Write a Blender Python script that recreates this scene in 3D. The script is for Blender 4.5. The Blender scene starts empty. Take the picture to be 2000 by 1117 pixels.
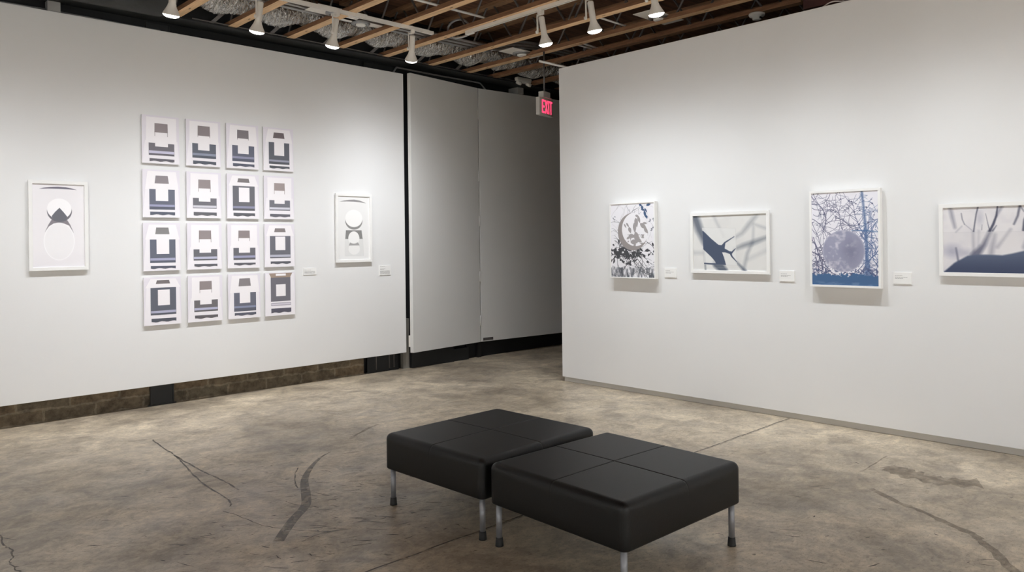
import bpy, bmesh, math, random
import numpy as np
from mathutils import Vector, Matrix

SC = bpy.context.scene
COL = SC.collection
PI = math.pi

# ------------------------------------------------------------------ materials
def lin(c):
    c = c / 255.0
    return c / 12.92 if c <= 0.04045 else ((c + 0.055) / 1.055) ** 2.4
def rgb(r, g, b): return (lin(r), lin(g), lin(b), 1.0)

def new_mat(name):
    m = bpy.data.materials.new(name); m.use_nodes = True
    nt = m.node_tree; b = nt.nodes['Principled BSDF']
    return m, nt, b

def mat(name, col, rough=0.6, metal=0.0, var=0.06, scale=6.0, bump=0.0, spec=0.5, emit=None, estr=0.0, stretch=(1, 1, 1), bscale=None):
    """principled with a little object-space noise in value"""
    m, nt, b = new_mat(name)
    N, L = nt.nodes, nt.links
    tc = N.new('ShaderNodeTexCoord'); mp = N.new('ShaderNodeMapping'); mp.inputs['Scale'].default_value = stretch
    L.new(tc.outputs['Object'], mp.inputs['Vector'])
    nz = N.new('ShaderNodeTexNoise'); nz.inputs['Scale'].default_value = scale; nz.inputs['Detail'].default_value = 5
    L.new(mp.outputs['Vector'], nz.inputs['Vector'])
    rp = N.new('ShaderNodeValToRGB')
    rp.color_ramp.elements[0].position = 0.3; rp.color_ramp.elements[1].position = 0.7
    rp.color_ramp.elements[0].color = tuple(max(0, c * (1 - var)) for c in col[:3]) + (1,)
    rp.color_ramp.elements[1].color = tuple(min(1, c * (1 + var)) for c in col[:3]) + (1,)
    L.new(nz.outputs['Fac'], rp.inputs['Fac']); L.new(rp.outputs['Color'], b.inputs['Base Color'])
    b.inputs['Roughness'].default_value = rough; b.inputs['Metallic'].default_value = metal
    b.inputs['Specular IOR Level'].default_value = spec
    if bump:
        n2 = N.new('ShaderNodeTexNoise'); n2.inputs['Scale'].default_value = bscale or scale * 8; n2.inputs['Detail'].default_value = 4
        L.new(mp.outputs['Vector'], n2.inputs['Vector'])
        bp = N.new('ShaderNodeBump'); bp.inputs['Strength'].default_value = bump; bp.inputs['Distance'].default_value = 0.01
        L.new(n2.outputs['Fac'], bp.inputs['Height']); L.new(bp.outputs['Normal'], b.inputs['Normal'])
    if emit:
        b.inputs['Emission Color'].default_value = emit; b.inputs['Emission Strength'].default_value = estr
    return m

M = {}
M['wall'] = mat('white_wall_paint', (0.80, 0.797, 0.788, 1), 0.62, var=0.012, scale=1.3, bump=0.03, bscale=60, spec=0.25)
M['panel'] = mat('pale_panel_paint', (0.70, 0.693, 0.67, 1), 0.6, var=0.02, scale=1.0, bump=0.03, bscale=60, spec=0.25)
M['baseboard'] = mat('grey_toe_strip', rgb(196, 193, 187), 0.5, var=0.03, scale=3)
M['white_metal'] = mat('white_enamel', rgb(228, 224, 216), 0.4, var=0.02, scale=8)
M['white_frame'] = mat('white_lacquer_frame', rgb(240, 239, 236), 0.45, var=0.01, scale=5)
M['board'] = mat('white_mount_board', rgb(232, 230, 230), 0.6, var=0.01, scale=5)
M['black_paint'] = mat('matt_black_paint', rgb(22, 23, 25), 0.75, var=0.25, scale=3, bump=0.2)
M['black_steel'] = mat('black_steel', rgb(30, 32, 34), 0.5, var=0.2, scale=5)
M['black_duct'] = mat('charcoal_duct_wrap', rgb(50, 52, 52), 0.7, var=0.25, scale=5, bump=0.3, bscale=14)
M['grey_metal'] = mat('galvanised_steel', rgb(150, 150, 150), 0.42, metal=0.75, var=0.12, scale=9)
M['conduit'] = mat('grey_conduit', rgb(165, 165, 165), 0.35, metal=0.6, var=0.1, scale=9)
M['web_steel'] = mat('dull_tube_steel', rgb(110, 106, 104), 0.5, metal=0.5, var=0.2, scale=9)
M['white_pipe'] = mat('white_pipe', rgb(215, 213, 208), 0.35, var=0.03)
M['wood'] = mat('pale_lumber', rgb(226, 188, 144), 0.7, var=0.2, scale=5, stretch=(9, 0.7, 9), bump=0.1)
M['wood_old'] = mat('aged_lumber', rgb(150, 116, 86), 0.75, var=0.35, scale=5, stretch=(9, 0.7, 9), bump=0.15)
M['wood_side_shade'] = mat('shaded_lumber_side', rgb(132, 94, 66), 0.8, var=0.35, scale=5, stretch=(9, 0.9, 9), bump=0.15)
M['deck'] = mat('brown_roof_deck', rgb(98, 68, 48), 0.8, var=0.5, scale=4, stretch=(0.6, 5, 1), bump=0.2)
M['maroon'] = mat('maroon_stained_wood', rgb(92, 56, 50), 0.65, var=0.2, scale=4)
M['leather'] = mat('black_leather', rgb(9, 9, 9), 0.45, var=0.10, scale=7, bump=0.10, bscale=240, spec=0.42)
M['rubber'] = mat('black_rubber', rgb(18, 17, 17), 0.6, var=0.1)
M['leg'] = mat('brushed_silver_tube', rgb(150, 151, 155), 0.5, metal=0.6, var=0.06, scale=20)
M['box_grey'] = mat('grey_box_paint', rgb(158, 157, 154), 0.5, var=0.08)
M['hole'] = mat('dark_slot', rgb(30, 24, 20), 0.8)
M['text'] = mat('pale_grey_print', rgb(168, 166, 164), 0.7)
M['lens'] = mat('lit_lamp_lens', rgb(250, 248, 240), 0.4, emit=(1, 0.97, 0.92, 1), estr=5.0)
M['frost'] = mat('frosted_diffuser', rgb(225, 224, 218), 0.35)
M['cable'] = mat('white_cable', rgb(228, 218, 214), 0.5)
M['exit_red'] = mat('red_lit_letter', rgb(235, 60, 90), 0.4, emit=(1.0, 0.045, 0.12, 1), estr=1.25)
M['exit_body'] = mat('grey_white_sign_housing', rgb(190, 188, 182), 0.5)

def foil():
    m, nt, b = new_mat('crinkled_foil'); N, L = nt.nodes, nt.links
    b.inputs['Base Color'].default_value = rgb(214, 213, 210); b.inputs['Metallic'].default_value = 1.0; b.inputs['Roughness'].default_value = 0.12
    tc = N.new('ShaderNodeTexCoord'); mp = N.new('ShaderNodeMapping'); mp.inputs['Scale'].default_value = (30, 9, 9)
    nz = N.new('ShaderNodeTexNoise'); nz.inputs['Scale'].default_value = 1.6; nz.inputs['Detail'].default_value = 4; nz.inputs['Distortion'].default_value = 0.8
    bp = N.new('ShaderNodeBump'); bp.inputs['Strength'].default_value = 1.0; bp.inputs['Distance'].default_value = 0.07
    L.new(tc.outputs['Object'], mp.inputs['Vector']); L.new(mp.outputs['Vector'], nz.inputs['Vector'])
    L.new(nz.outputs['Fac'], bp.inputs['Height']); L.new(bp.outputs['Normal'], b.inputs['Normal'])
    return m
M['foil'] = foil()

def masonry():
    m, nt, b = new_mat('old_masonry'); N, L = nt.nodes, nt.links
    tc = N.new('ShaderNodeTexCoord'); mp = N.new('ShaderNodeMapping')
    mp.inputs['Rotation'].default_value = (PI / 2, 0, 0)
    nd = N.new('ShaderNodeTexNoise'); nd.inputs['Scale'].default_value = 9; nd.inputs['Detail'].default_value = 4
    add = N.new('ShaderNodeMixRGB'); add.blend_type = 'LINEAR_LIGHT'; add.inputs['Fac'].default_value = 0.03
    L.new(tc.outputs['Object'], add.inputs['Color1']); L.new(nd.outputs['Color'], add.inputs['Color2'])
    L.new(tc.outputs['Object'], nd.inputs['Vector'])
    L.new(add.outputs['Color'], mp.inputs['Vector'])
    br = N.new('ShaderNodeTexBrick'); br.inputs['Scale'].default_value = 1.0
    br.inputs['Brick Width'].default_value = 0.42; br.inputs['Row Height'].default_value = 0.115; br.inputs['Mortar Size'].default_value = 0.010
    br.inputs['Color1'].default_value = rgb(112, 99, 82); br.inputs['Color2'].default_value = rgb(98, 92, 80); br.inputs['Mortar'].default_value = rgb(124, 116, 102)
    L.new(mp.outputs['Vector'], br.inputs['Vector'])
    n2 = N.new('ShaderNodeTexNoise'); n2.inputs['Scale'].default_value = 11; n2.inputs['Detail'].default_value = 8; n2.inputs['Roughness'].default_value = 0.7
    L.new(tc.outputs['Object'], n2.inputs['Vector'])
    rp = N.new('ShaderNodeValToRGB'); rp.color_ramp.elements[0].position = 0.34; rp.color_ramp.elements[1].position = 0.62
    rp.color_ramp.elements[0].color = (0.5, 0.48, 0.46, 1); rp.color_ramp.elements[1].color = (1.35, 1.30, 1.22, 1)
    L.new(n2.outputs['Fac'], rp.inputs['Fac'])
    mu = N.new('ShaderNodeMixRGB'); mu.blend_type = 'MULTIPLY'; mu.inputs['Fac'].default_value = 1
    L.new(br.outputs['Color'], mu.inputs['Color1']); L.new(rp.outputs['Color'], mu.inputs['Color2'])
    L.new(mu.outputs['Color'], b.inputs['Base Color']); b.inputs['Roughness'].default_value = 0.9
    bp = N.new('ShaderNodeBump'); bp.inputs['Strength'].default_value = 0.6; bp.inputs['Distance'].default_value = 0.02
    L.new(n2.outputs['Fac'], bp.inputs['Height']); L.new(bp.outputs['Normal'], b.inputs['Normal'])
    return m
M['masonry'] = masonry()

def concrete():
    m, nt, b = new_mat('worn_sealed_concrete'); N, L = nt.nodes, nt.links
    tc = N.new('ShaderNodeTexCoord')
    def noise(scale, detail=6, rough=0.6, dist=0.0, st=(1, 1, 1)):
        mp = N.new('ShaderNodeMapping'); mp.inputs['Scale'].default_value = st; mp.inputs['Rotation'].default_value = (0, 0, 0.5)
        L.new(tc.outputs['Object'], mp.inputs['Vector'])
        n = N.new('ShaderNodeTexNoise'); n.inputs['Scale'].default_value = scale; n.inputs['Detail'].default_value = detail
        n.inputs['Roughness'].default_value = rough; n.inputs['Distortion'].default_value = dist
        L.new(mp.outputs['Vector'], n.inputs['Vector']); return n
    def ramp(src, p0, c0, p1, c1):
        r = N.new('ShaderNodeValToRGB'); e = r.color_ramp.elements
        e[0].position = p0; e[0].color = c0; e[1].position = p1; e[1].color = c1
        L.new(src.outputs['Fac'], r.inputs['Fac']); return r
    def mix(kind, f, a, c):
        x = N.new('ShaderNodeMixRGB'); x.blend_type = kind; x.inputs['Fac'].default_value = f
        L.new(a.outputs['Color'], x.inputs['Color1']); L.new(c.outputs['Color'], x.inputs['Color2']); return x
    big = ramp(noise(0.85, 8, 0.62, 0.6), 0.34, rgb(153, 141, 124), 0.66, rgb(210, 196, 174))
    mid = ramp(noise(3.2, 8, 0.68, 1.0), 0.36, (0.66, 0.65, 0.65, 1), 0.60, (1.08, 1.07, 1.04, 1))
    fine = ramp(noise(22, 7, 0.72, 0.4), 0.36, (0.80, 0.80, 0.80, 1), 0.62, (1.06, 1.05, 1.04, 1))
    streak = ramp(noise(5.5, 7, 0.7, 1.5, (1.0, 2.4, 1)), 0.56, (1, 1, 1, 1), 0.70, (0.78, 0.77, 0.76, 1))
    patch = ramp(noise(7.5, 10, 0.78, 0.8, (1, 1.5, 1)), 0.47, (0.88, 0.875, 0.87, 1), 0.53, (1.05, 1.045, 1.03, 1))
    fleck = ramp(noise(38, 5, 0.6, 0.3, (1, 1.8, 1)), 0.585, (1, 1, 1, 1), 0.63, (0.66, 0.64, 0.62, 1))
    chip = ramp(noise(16, 8, 0.75, 1.8, (1, 2.2, 1)), 0.57, (1, 1, 1, 1), 0.595, (0.78, 0.76, 0.74, 1))
    pale = ramp(noise(1.7, 9, 0.75, 1.2), 0.56, (1, 1, 1, 1), 0.72, (1.16, 1.14, 1.10, 1))
    c = mix('MULTIPLY', 1, big, mid); c = mix('MULTIPLY', 0.9, c, fine); c = mix('MULTIPLY', 0.8, c, streak); c = mix('MULTIPLY', 1, c, pale)
    c = mix('MULTIPLY', 0.9, c, patch); c = mix('MULTIPLY', 0.75, c, fleck); c = mix('MULTIPLY', 0.7, c, chip)
    L.new(c.outputs['Color'], b.inputs['Base Color'])
    rr = ramp(noise(2.3, 6, 0.65), 0.35, (0.30, 0.30, 0.30, 1), 0.65, (0.52, 0.52, 0.52, 1))
    L.new(rr.outputs['Color'], b.inputs['Roughness']); b.inputs['Specular IOR Level'].default_value = 0.42
    bp = N.new('ShaderNodeBump'); bp.inputs['Strength'].default_value = 0.12; bp.inputs['Distance'].default_value = 0.01
    nb = noise(14, 8, 0.7); L.new(nb.outputs['Fac'], bp.inputs['Height']); L.new(bp.outputs['Normal'], b.inputs['Normal'])
    return m
M['concrete'] = concrete()

def decal(name, col, amount, rough=0.4, scale=18):
    """thin stain on the floor: worn away in patches"""
    m, nt, b = new_mat(name); N, L = nt.nodes, nt.links
    b.inputs['Base Color'].default_value = col; b.inputs['Roughness'].default_value = rough
    tc = N.new('ShaderNodeTexCoord'); nz = N.new('ShaderNodeTexNoise'); nz.inputs['Scale'].default_value = scale; nz.inputs['Detail'].default_value = 6
    L.new(tc.outputs['Object'], nz.inputs['Vector'])
    rp = N.new('ShaderNodeValToRGB'); rp.color_ramp.elements[0].position = 0.33; rp.color_ramp.elements[1].position = 0.55
    rp.color_ramp.elements[0].color = (amount * 0.35,) * 3 + (1,); rp.color_ramp.elements[1].color = (amount,) * 3 + (1,)
    L.new(nz.outputs['Fac'], rp.inputs['Fac']); L.new(rp.outputs['Color'], b.inputs['Alpha'])
    return m
M['stain'] = decal('brown_floor_stain', rgb(86, 74, 60), 0.75)
M['faint'] = decal('faint_floor_stain', rgb(104, 88, 72), 0.4, scale=9)
M['crack'] = decal('dark_crack_line', rgb(66, 55, 46), 0.8)
M['pale_line'] = decal('pale_joint_edge', rgb(196, 184, 164), 0.7)

def print_mat():
    m, nt, b = new_mat('printed_paper'); N, L = nt.nodes, nt.links
    at = N.new('ShaderNodeAttribute'); at.attribute_name = 'Col'
    L.new(at.outputs['Color'], b.inputs['Base Color']); b.inputs['Roughness'].default_value = 0.55
    b.inputs['Specular IOR Level'].default_value = 0.25
    return m
M['print'] = print_mat()

# ------------------------------------------------------------------ mesh builder
class MB:
    def __init__(s): s.v = []; s.f = []; s.sm = []
    def box(s, x0, x1, y0, y1, z0, z1):
        n = len(s.v)
        s.v += [(x0,y0,z0),(x1,y0,z0),(x1,y1,z0),(x0,y1,z0),(x0,y0,z1),(x1,y0,z1),(x1,y1,z1),(x0,y1,z1)]
        for q in ((3,2,1,0),(4,5,6,7),(0,1,5,4),(1,2,6,5),(2,3,7,6),(3,0,4,7)):
            s.f.append(tuple(n + i for i in q)); s.sm.append(False)
        return s
    def quad(s, pts):
        n = len(s.v); s.v += [tuple(p) for p in pts]; s.f.append(tuple(range(n, n + len(pts)))); s.sm.append(False); return s
    def prism(s, poly, a0, a1, axis='y'):
        """2D polygon (counter-clockwise) extruded along an axis"""
        n = len(s.v); k = len(poly)
        def P(p, a): return {'y': (p[0], a, p[1]), 'z': (p[0], p[1], a), 'x': (a, p[0], p[1])}[axis]
        s.v += [P(p, a0) for p in poly] + [P(p, a1) for p in poly]
        s.f.append(tuple(n + i for i in range(k))); s.f.append(tuple(n + k + i for i in reversed(range(k)))); s.sm += [False, False]
        for i in range(k):
            j = (i + 1) % k; s.f.append((n + i, n + k + i, n + k + j, n + j)); s.sm.append(False)
        return s
    def lathe(s, prof, seg=24, mtx=None, caps=True):
        """profile [(r, z)] turned about z"""
        n = len(s.v); mtx = mtx or Matrix.Identity(4)
        for r, z in prof:
            for i in range(seg):
                a = 2 * PI * i / seg
                s.v.append(tuple(mtx @ Vector((r * math.cos(a), r * math.sin(a), z))))
        for k in range(len(prof) - 1):
            for i in range(seg):
                j = (i + 1) % seg
                s.f.append((n + k*seg + i, n + k*seg + j, n + (k+1)*seg + j, n + (k+1)*seg + i)); s.sm.append(True)
        if caps:
            s.f.append(tuple(n + i for i in reversed(range(seg)))); s.sm.append(False)
            s.f.append(tuple(n + (len(prof)-1)*seg + i for i in range(seg))); s.sm.append(False)
        return s
    def tube(s, path, r, seg=10):
        pts = [Vector(p) for p in path]; n = len(s.v)
        t0 = (pts[1] - pts[0]).normalized()
        up = Vector((0, 0, 1)) if abs(t0.z) < 0.9 else Vector((1, 0, 0))
        u = t0.cross(up).normalized()
        for i, p in enumerate(pts):
            if i == 0: t = pts[1] - pts[0]
            elif i == len(pts) - 1: t = pts[-1] - pts[-2]
            else: t = (pts[i+1] - pts[i]).normalized() + (pts[i] - pts[i-1]).normalized()
            t.normalize(); u = (u - t * u.dot(t)).normalized(); w = t.cross(u)
            for k in range(seg):
                a = 2 * PI * k / seg; s.v.append(tuple(p + r * (math.cos(a) * u + math.sin(a) * w)))
        for i in range(len(pts) - 1):
            for k in range(seg):
                j = (k + 1) % seg
                s.f.append((n + i*seg + k, n + i*seg + j, n + (i+1)*seg + j, n + (i+1)*seg + k)); s.sm.append(True)
        s.f.append(tuple(n + k for k in reversed(range(seg)))); s.sm.append(False)
        s.f.append(tuple(n + (len(pts)-1)*seg + k for k in range(seg))); s.sm.append(False)
        return s
    def ribbon(s, pts, w, z=0.0006):
        """flat strip on the floor following pts, w one width or a list of them"""
        P = [Vector((p[0], p[1])) for p in pts]; n = len(s.v)
        for i, p in enumerate(P):
            t = (P[min(i+1, len(P)-1)] - P[max(i-1, 0)]).normalized(); nn = Vector((-t.y, t.x))
            ww = (w[i] if isinstance(w, (list, tuple)) else w) / 2
            s.v += [(p.x + nn.x*ww, p.y + nn.y*ww, z), (p.x - nn.x*ww, p.y - nn.y*ww, z)]
        for i in range(len(P) - 1):
            s.f.append((n + 2*i, n + 2*i + 1, n + 2*i + 3, n + 2*i + 2)); s.sm.append(False)
        return s
    def mesh(s, name, m):
        me = bpy.data.meshes.new(name); me.from_pydata(s.v, [], s.f); me.materials.append(m)
        me.polygons.foreach_set('use_smooth', s.sm); me.validate(); me.update()
        bm = bmesh.new(); bm.from_mesh(me); bmesh.ops.recalc_face_normals(bm, faces=bm.faces); bm.to_mesh(me); bm.free()
        return me
    def build(s, name, m, parent=None, loc=None, bevel=0, bseg=2):
        return link(name, s.mesh(name, m), parent, loc, bevel, bseg)

def link(name, me, parent=None, loc=None, bevel=0, bseg=2):
    o = bpy.data.objects.new(name, me); COL.objects.link(o)
    if parent: o.parent = parent
    if loc: o.location = loc
    if bevel:
        b = o.modifiers.new('bevel', 'BEVEL'); b.width = bevel; b.segments = bseg; b.limit_method = 'ANGLE'
    return o

def empty(name, loc, rz=0, label=None, cat=None, group=None):
    o = bpy.data.objects.new(name, None); COL.objects.link(o); o.location = loc; o.rotation_euler = (0, 0, rz)
    o.empty_display_size = 0.05
    return tag(o, label, cat, group)
def tag(o, label=None, cat=None, group=None, kind=None):
    if label: o['label'] = label
    if cat: o['category'] = cat
    if group: o['group'] = group
    if kind: o['kind'] = kind
    return o
def struct(name, mb, m, **k): return tag(mb.build(name, m, **k), kind='structure')
def copy_tree(o, parent=None):
    c = o.copy(); COL.objects.link(c)
    if parent: c.parent = parent
    for ch in list(o.children): copy_tree(ch, c)
    return c
def smooth_path(pts, n=6):
    """Catmull-Rom through pts"""
    P = [Vector(p) for p in pts]; P = [2*P[0]-P[1]] + P + [2*P[-1]-P[-2]]; out = []
    for i in range(1, len(P) - 2):
        for k in range(n):
            t = k / n; a, b, c, d = P[i-1], P[i], P[i+1], P[i+2]
            out.append(0.5*((2*b) + (c-a)*t + (2*a-5*b+4*c-d)*t*t + (3*b-a-3*c+d)*t**3))
    out.append(P[-2]); return out

# ------------------------------------------------------------------ dimensions (metres)
YL = 7.666            # face of the left wall
YB = 7.786            # masonry behind it
XR = 6.277            # face of the right wall
ZL0, ZL1 = 0.211, 3.656
ZR0, ZR1 = 0.052, 3.4905
YR = 5.718            # far end of the right wall
ZC = 3.765            # underside of the timber chords
ZD = 4.26             # underside of the deck

# ------------------------------------------------------------------ the setting
floor = struct('floor', MB().box(-3.2, 9.6, -4.2, 8.0, -0.1, 0), M['concrete'])
struct('ceiling', MB().box(-3.2, 9.6, -4.2, 8.0, ZD, ZD + 0.05), M['deck'])
struct('wall_left', MB().box(-3.0, 5.5616, YL, YL + 0.10, ZL0, ZL1), M['wall'], bevel=0.003)
rear = MB().box(-3.0, 5.02, YB, YB + 0.2, 0, 0.7)
struct('wall_rear', rear, M['masonry'])
struct('wall_rear_upper', MB().box(-3.0, 5.02, YB, YB + 0.2, 0.7, ZD).box(5.02, 9.5, YB + 0.03, YB + 0.2, 0, ZD), M['black_paint'])
struct('wall_right', MB().box(XR, XR + 0.15, -4.0, YR, ZR0, ZR1), M['wall'], bevel=0.003)
struct('baseboard_right', MB().box(XR + 0.016, XR + 0.12, -4.0, YR - 0.018, 0.003, ZR0), M['baseboard'])
struct('wall_end', MB().box(9.5, 9.6, -4.0, 8.0, 0, ZD), M['black_paint'])
struct('wall_back', MB().box(-3.0, 9.5, -4.1, -4.0, 0, ZD), M['wall'])
struct('wall_side', MB().box(-3.1, -3.0, -4.1, 8.0, 0, ZD), M['wall'])
# overhead black steel I-beam that carries the truss ends
ib = MB().box(-2.9, 9.4, 7.455, 7.72, 3.75, 3.764).box(-2.9, 9.4, 7.58, 7.60, 3.764, 4.24).box(-2.9, 9.4, 7.47, 7.70, 4.24, 4.258)
struct('beam_steel', ib, M['black_steel'])

# floor marks: parts of the floor
def fl(x0, y0): return (x0, y0)
mid = [(2.955,5.046),(2.826,4.968),(2.643,4.786),(2.478,4.568),(2.340,4.299),(2.237,4.118),(2.082,3.966),(1.952,3.825),(1.865,3.724)]
mids = [tuple(p)[:2] for p in smooth_path([(a, b, 0) for a, b in mid], 6)]
wd = [0.006 + 0.052 * min(1, i / (len(mids) * 0.45)) for i in range(len(mids))]
MB().ribbon(mids, wd).build('stain', M['stain'], floor)
def line(pts, w, name='crack', m='crack', n=5, jit=0.004, seed=1):
    rnd = random.Random(seed)
    q = [tuple(p)[:2] for p in smooth_path([(a, b, 0) for a, b in pts], n)]
    q = [(a + rnd.uniform(-jit, jit), b + rnd.uniform(-jit, jit)) for a, b in q]
    ww = [w * rnd.uniform(0.5, 1.2) for _ in q]
    return MB().ribbon(q, ww, 0.0009).build(name, M[m], floor)
line([(2.14,6.408),(2.11,6.069),(2.097,5.798),(2.063,5.568),(2.013,5.278),(1.974,4.962),(1.955,4.546),(1.911,4.428)], 0.014, seed=2)
line([(2.097,5.798),(2.085,5.52),(2.081,5.254),(2.09,5.037),(2.092,4.861),(2.082,4.677)], 0.014, seed=3)
line([(1.852,4.386),(1.881,4.239),(1.896,4.088),(1.914,3.983),(1.983,3.837),(2.126,3.645)], 0.008, seed=4)
line([(2.582,4.85),(2.461,4.673),(2.364,4.453)], 0.010, seed=5)
line([(1.948,3.631),(2.046,3.656),(2.126,3.645)], 0.006, seed=6)
line([(0.844,4.904),(0.833,4.717),(0.84,4.615),(0.83,4.509),(0.802,4.439),(0.804,4.353),(0.812,4.27)], 0.009, jit=0.007, seed=7)
line([(5.15,2.03),(5.282,2.03),(5.647,2.045)], 0.012, m='faint', seed=8)
line([(3.269,5.277),(3.549,5.458),(3.703,5.515)], 0.035, 'stain', 'faint', seed=9)
line([(4.85,1.85),(4.701,1.632),(4.658,1.521),(4.582,1.396),(4.518,1.288),(4.458,1.187),(4.372,1.121),(4.28,1.041),(4.106,0.927),(3.9,0.7)], 0.05, 'stain', 'faint', seed=10)
line([(5.40,1.95),(5.33,1.80),(5.30,1.66),(5.34,1.52),(5.42,1.40)], 0.20, 'stain', 'faint', seed=11)
rnd = random.Random(12)
jx = [(-1.0 + 7.28 * i / 60) for i in range(61)]
jl = [(x, 3.075 + rnd.uniform(-0.004, 0.004)) for x in jx]
MB().ribbon(jl, 0.012, 0.0009).build('expansion_joint', M['crack'], floor)
MB().ribbon([(x, y - 0.013) for x, y in jl], 0.014, 0.0007).build('joint_edge', M['pale_line'], floor)
sc = MB(); rnd = random.Random(5)
for i in range(330):
    if i < 230: x, y = rnd.gauss(2.35, 0.45), rnd.gauss(4.0, 0.45)
    elif i < 290: x, y = rnd.uniform(0.8, 3.4), rnd.uniform(3.2, 5.6)
    else: x, y = rnd.uniform(3.4, 5.4), rnd.uniform(0.9, 2.2)
    a = rnd.gauss(-0.75, 0.35); l = rnd.choice((0.02, 0.03, 0.05, 0.10)) * rnd.uniform(0.7, 1.6)
    w = rnd.uniform(0.004, 0.011)
    dx, dy = math.cos(a) * l / 2, math.sin(a) * l / 2; bx = rnd.uniform(-.006, .006)
    sc.ribbon([(x - dx, y - dy), (x + bx, y + bx), (x + dx, y + dy)], [w * 0.3, w, w * 0.3], 0.0008)
tag(sc.build('scuff_mark', M['crack'], floor), kind='stuff')

# ------------------------------------------------------------------ hinged panels beyond the left wall
def wall_panel(p0, p1, label, notch):
    dx, dy = p1[0] - p0[0], p1[1] - p0[1]; w = math.hypot(dx, dy)
    e = empty('hinged_wall_panel', (p0[0], p0[1], 0), math.atan2(dy, dx), label, 'wall panel', 'hinged panels beside the left wall')
    MB().box(0.0, w, 0.0, 0.055, ZL0, ZL1).build('panel_board', M['panel'], e, bevel=0.003)
    return e, w
e1, w1 = wall_panel((5.589, 7.559), (6.832, 7.714), 'tall pale grey hinged panel next to the dark gap at the end of the left wall', 0)
for z in (3.3, 2.46, 1.85, 1.10, 0.5): MB().tube([(w1 - 0.001, -0.004, z - 0.07), (w1 - 0.001, -0.004, z + 0.07)], 0.007, 8).build('hinge', M['panel'], e1)
MB().box(0.002, 0.028, 0.055, 0.085, 0.28, 0.42).build('catch', M['white_metal'], e1)
e2, w2 = wall_panel((6.846, 7.716), (9.2, 7.505), 'tall grey hinged panel behind the exit sign, partly hidden by the right wall', 1)
MB().box(0.03, 0.20, -0.004, 0.0, 0.225, 0.262).build('pull_plate', M['web_steel'], e2)
# grey block standing in for the lit wall return, then the base plates
lit_block = MB().box(5.565, 5.66, 7.74, 7.80, 0, 0.62)
tag(lit_block.build('lit_return_block', mat('lit_return_grey', rgb(128, 124, 116), 0.6)), 'short grey block standing in for the lit wall return beside the hinged panel', 'wall return')
kb = MB().box(5.67, 6.35, 7.70, 7.76, 0.0, 0.19).box(6.35, 6.62, 7.72, 7.78, 0, 0.16)
tag(kb.build('kick_plate', M['black_steel']), 'dark steel kick plate on the floor under the nearer hinged panel', 'kick plate')
cb = MB().box(6.64, 9.4, 7.79, 7.84, 0.0, 0.2)
struct('baseboard_rear', cb, M['black_paint'])
rf = MB().box(6.80, 6.86, 7.735, 7.785, 0.0, 0.21)
tag(rf.build('floor_stop', M['rubber']), 'small black stop block under the seam of the two hinged panels', 'stop')
# black steel columns standing in front of the masonry
def steel_column(x0, x1, label):
    c = MB().box(x0, x0 + 0.012, 7.69, YB, 0, 3.748).box(x1 - 0.012, x1, 7.69, YB, 0, 3.748).box(x0, x1, YB - 0.012, YB, 0, 3.748)
    return c
def lower_column(x0, x1, label):
    e = empty('steel_column', ((x0 + x1) / 2, 7.777, 0), 0, label, 'column', None)
    h = (x1 - x0) / 2
    # channel set back behind the wall panel, open side to the room
    MB().box(-h, -h + 0.012, -0.008, 0.008, 0, 3.745).box(h - 0.012, h, -0.008, 0.008, 0, 3.745).box(-h + 0.012, h - 0.012, 0.0, 0.008, 0, 3.745).build('channel', M['black_steel'], e)
    MB().box(-h - 0.02, h + 0.02, -0.010, 0.008, 0, 0.012).build('base_plate', M['black_steel'], e)
    return e
lower_column(2.58, 2.805, 'black steel column foot seen in the masonry strip below the print grid')
c2 = lower_column(5.06, 5.50, 'wide black steel column foot at the far end of the masonry strip')
for x in (-0.09, 0.10, 0.17): MB().tube([(x, -0.0005, 0.03), (x, -0.0005, 0.6)], 0.008, 8).build('pipe', M['web_steel'], c2)

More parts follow.
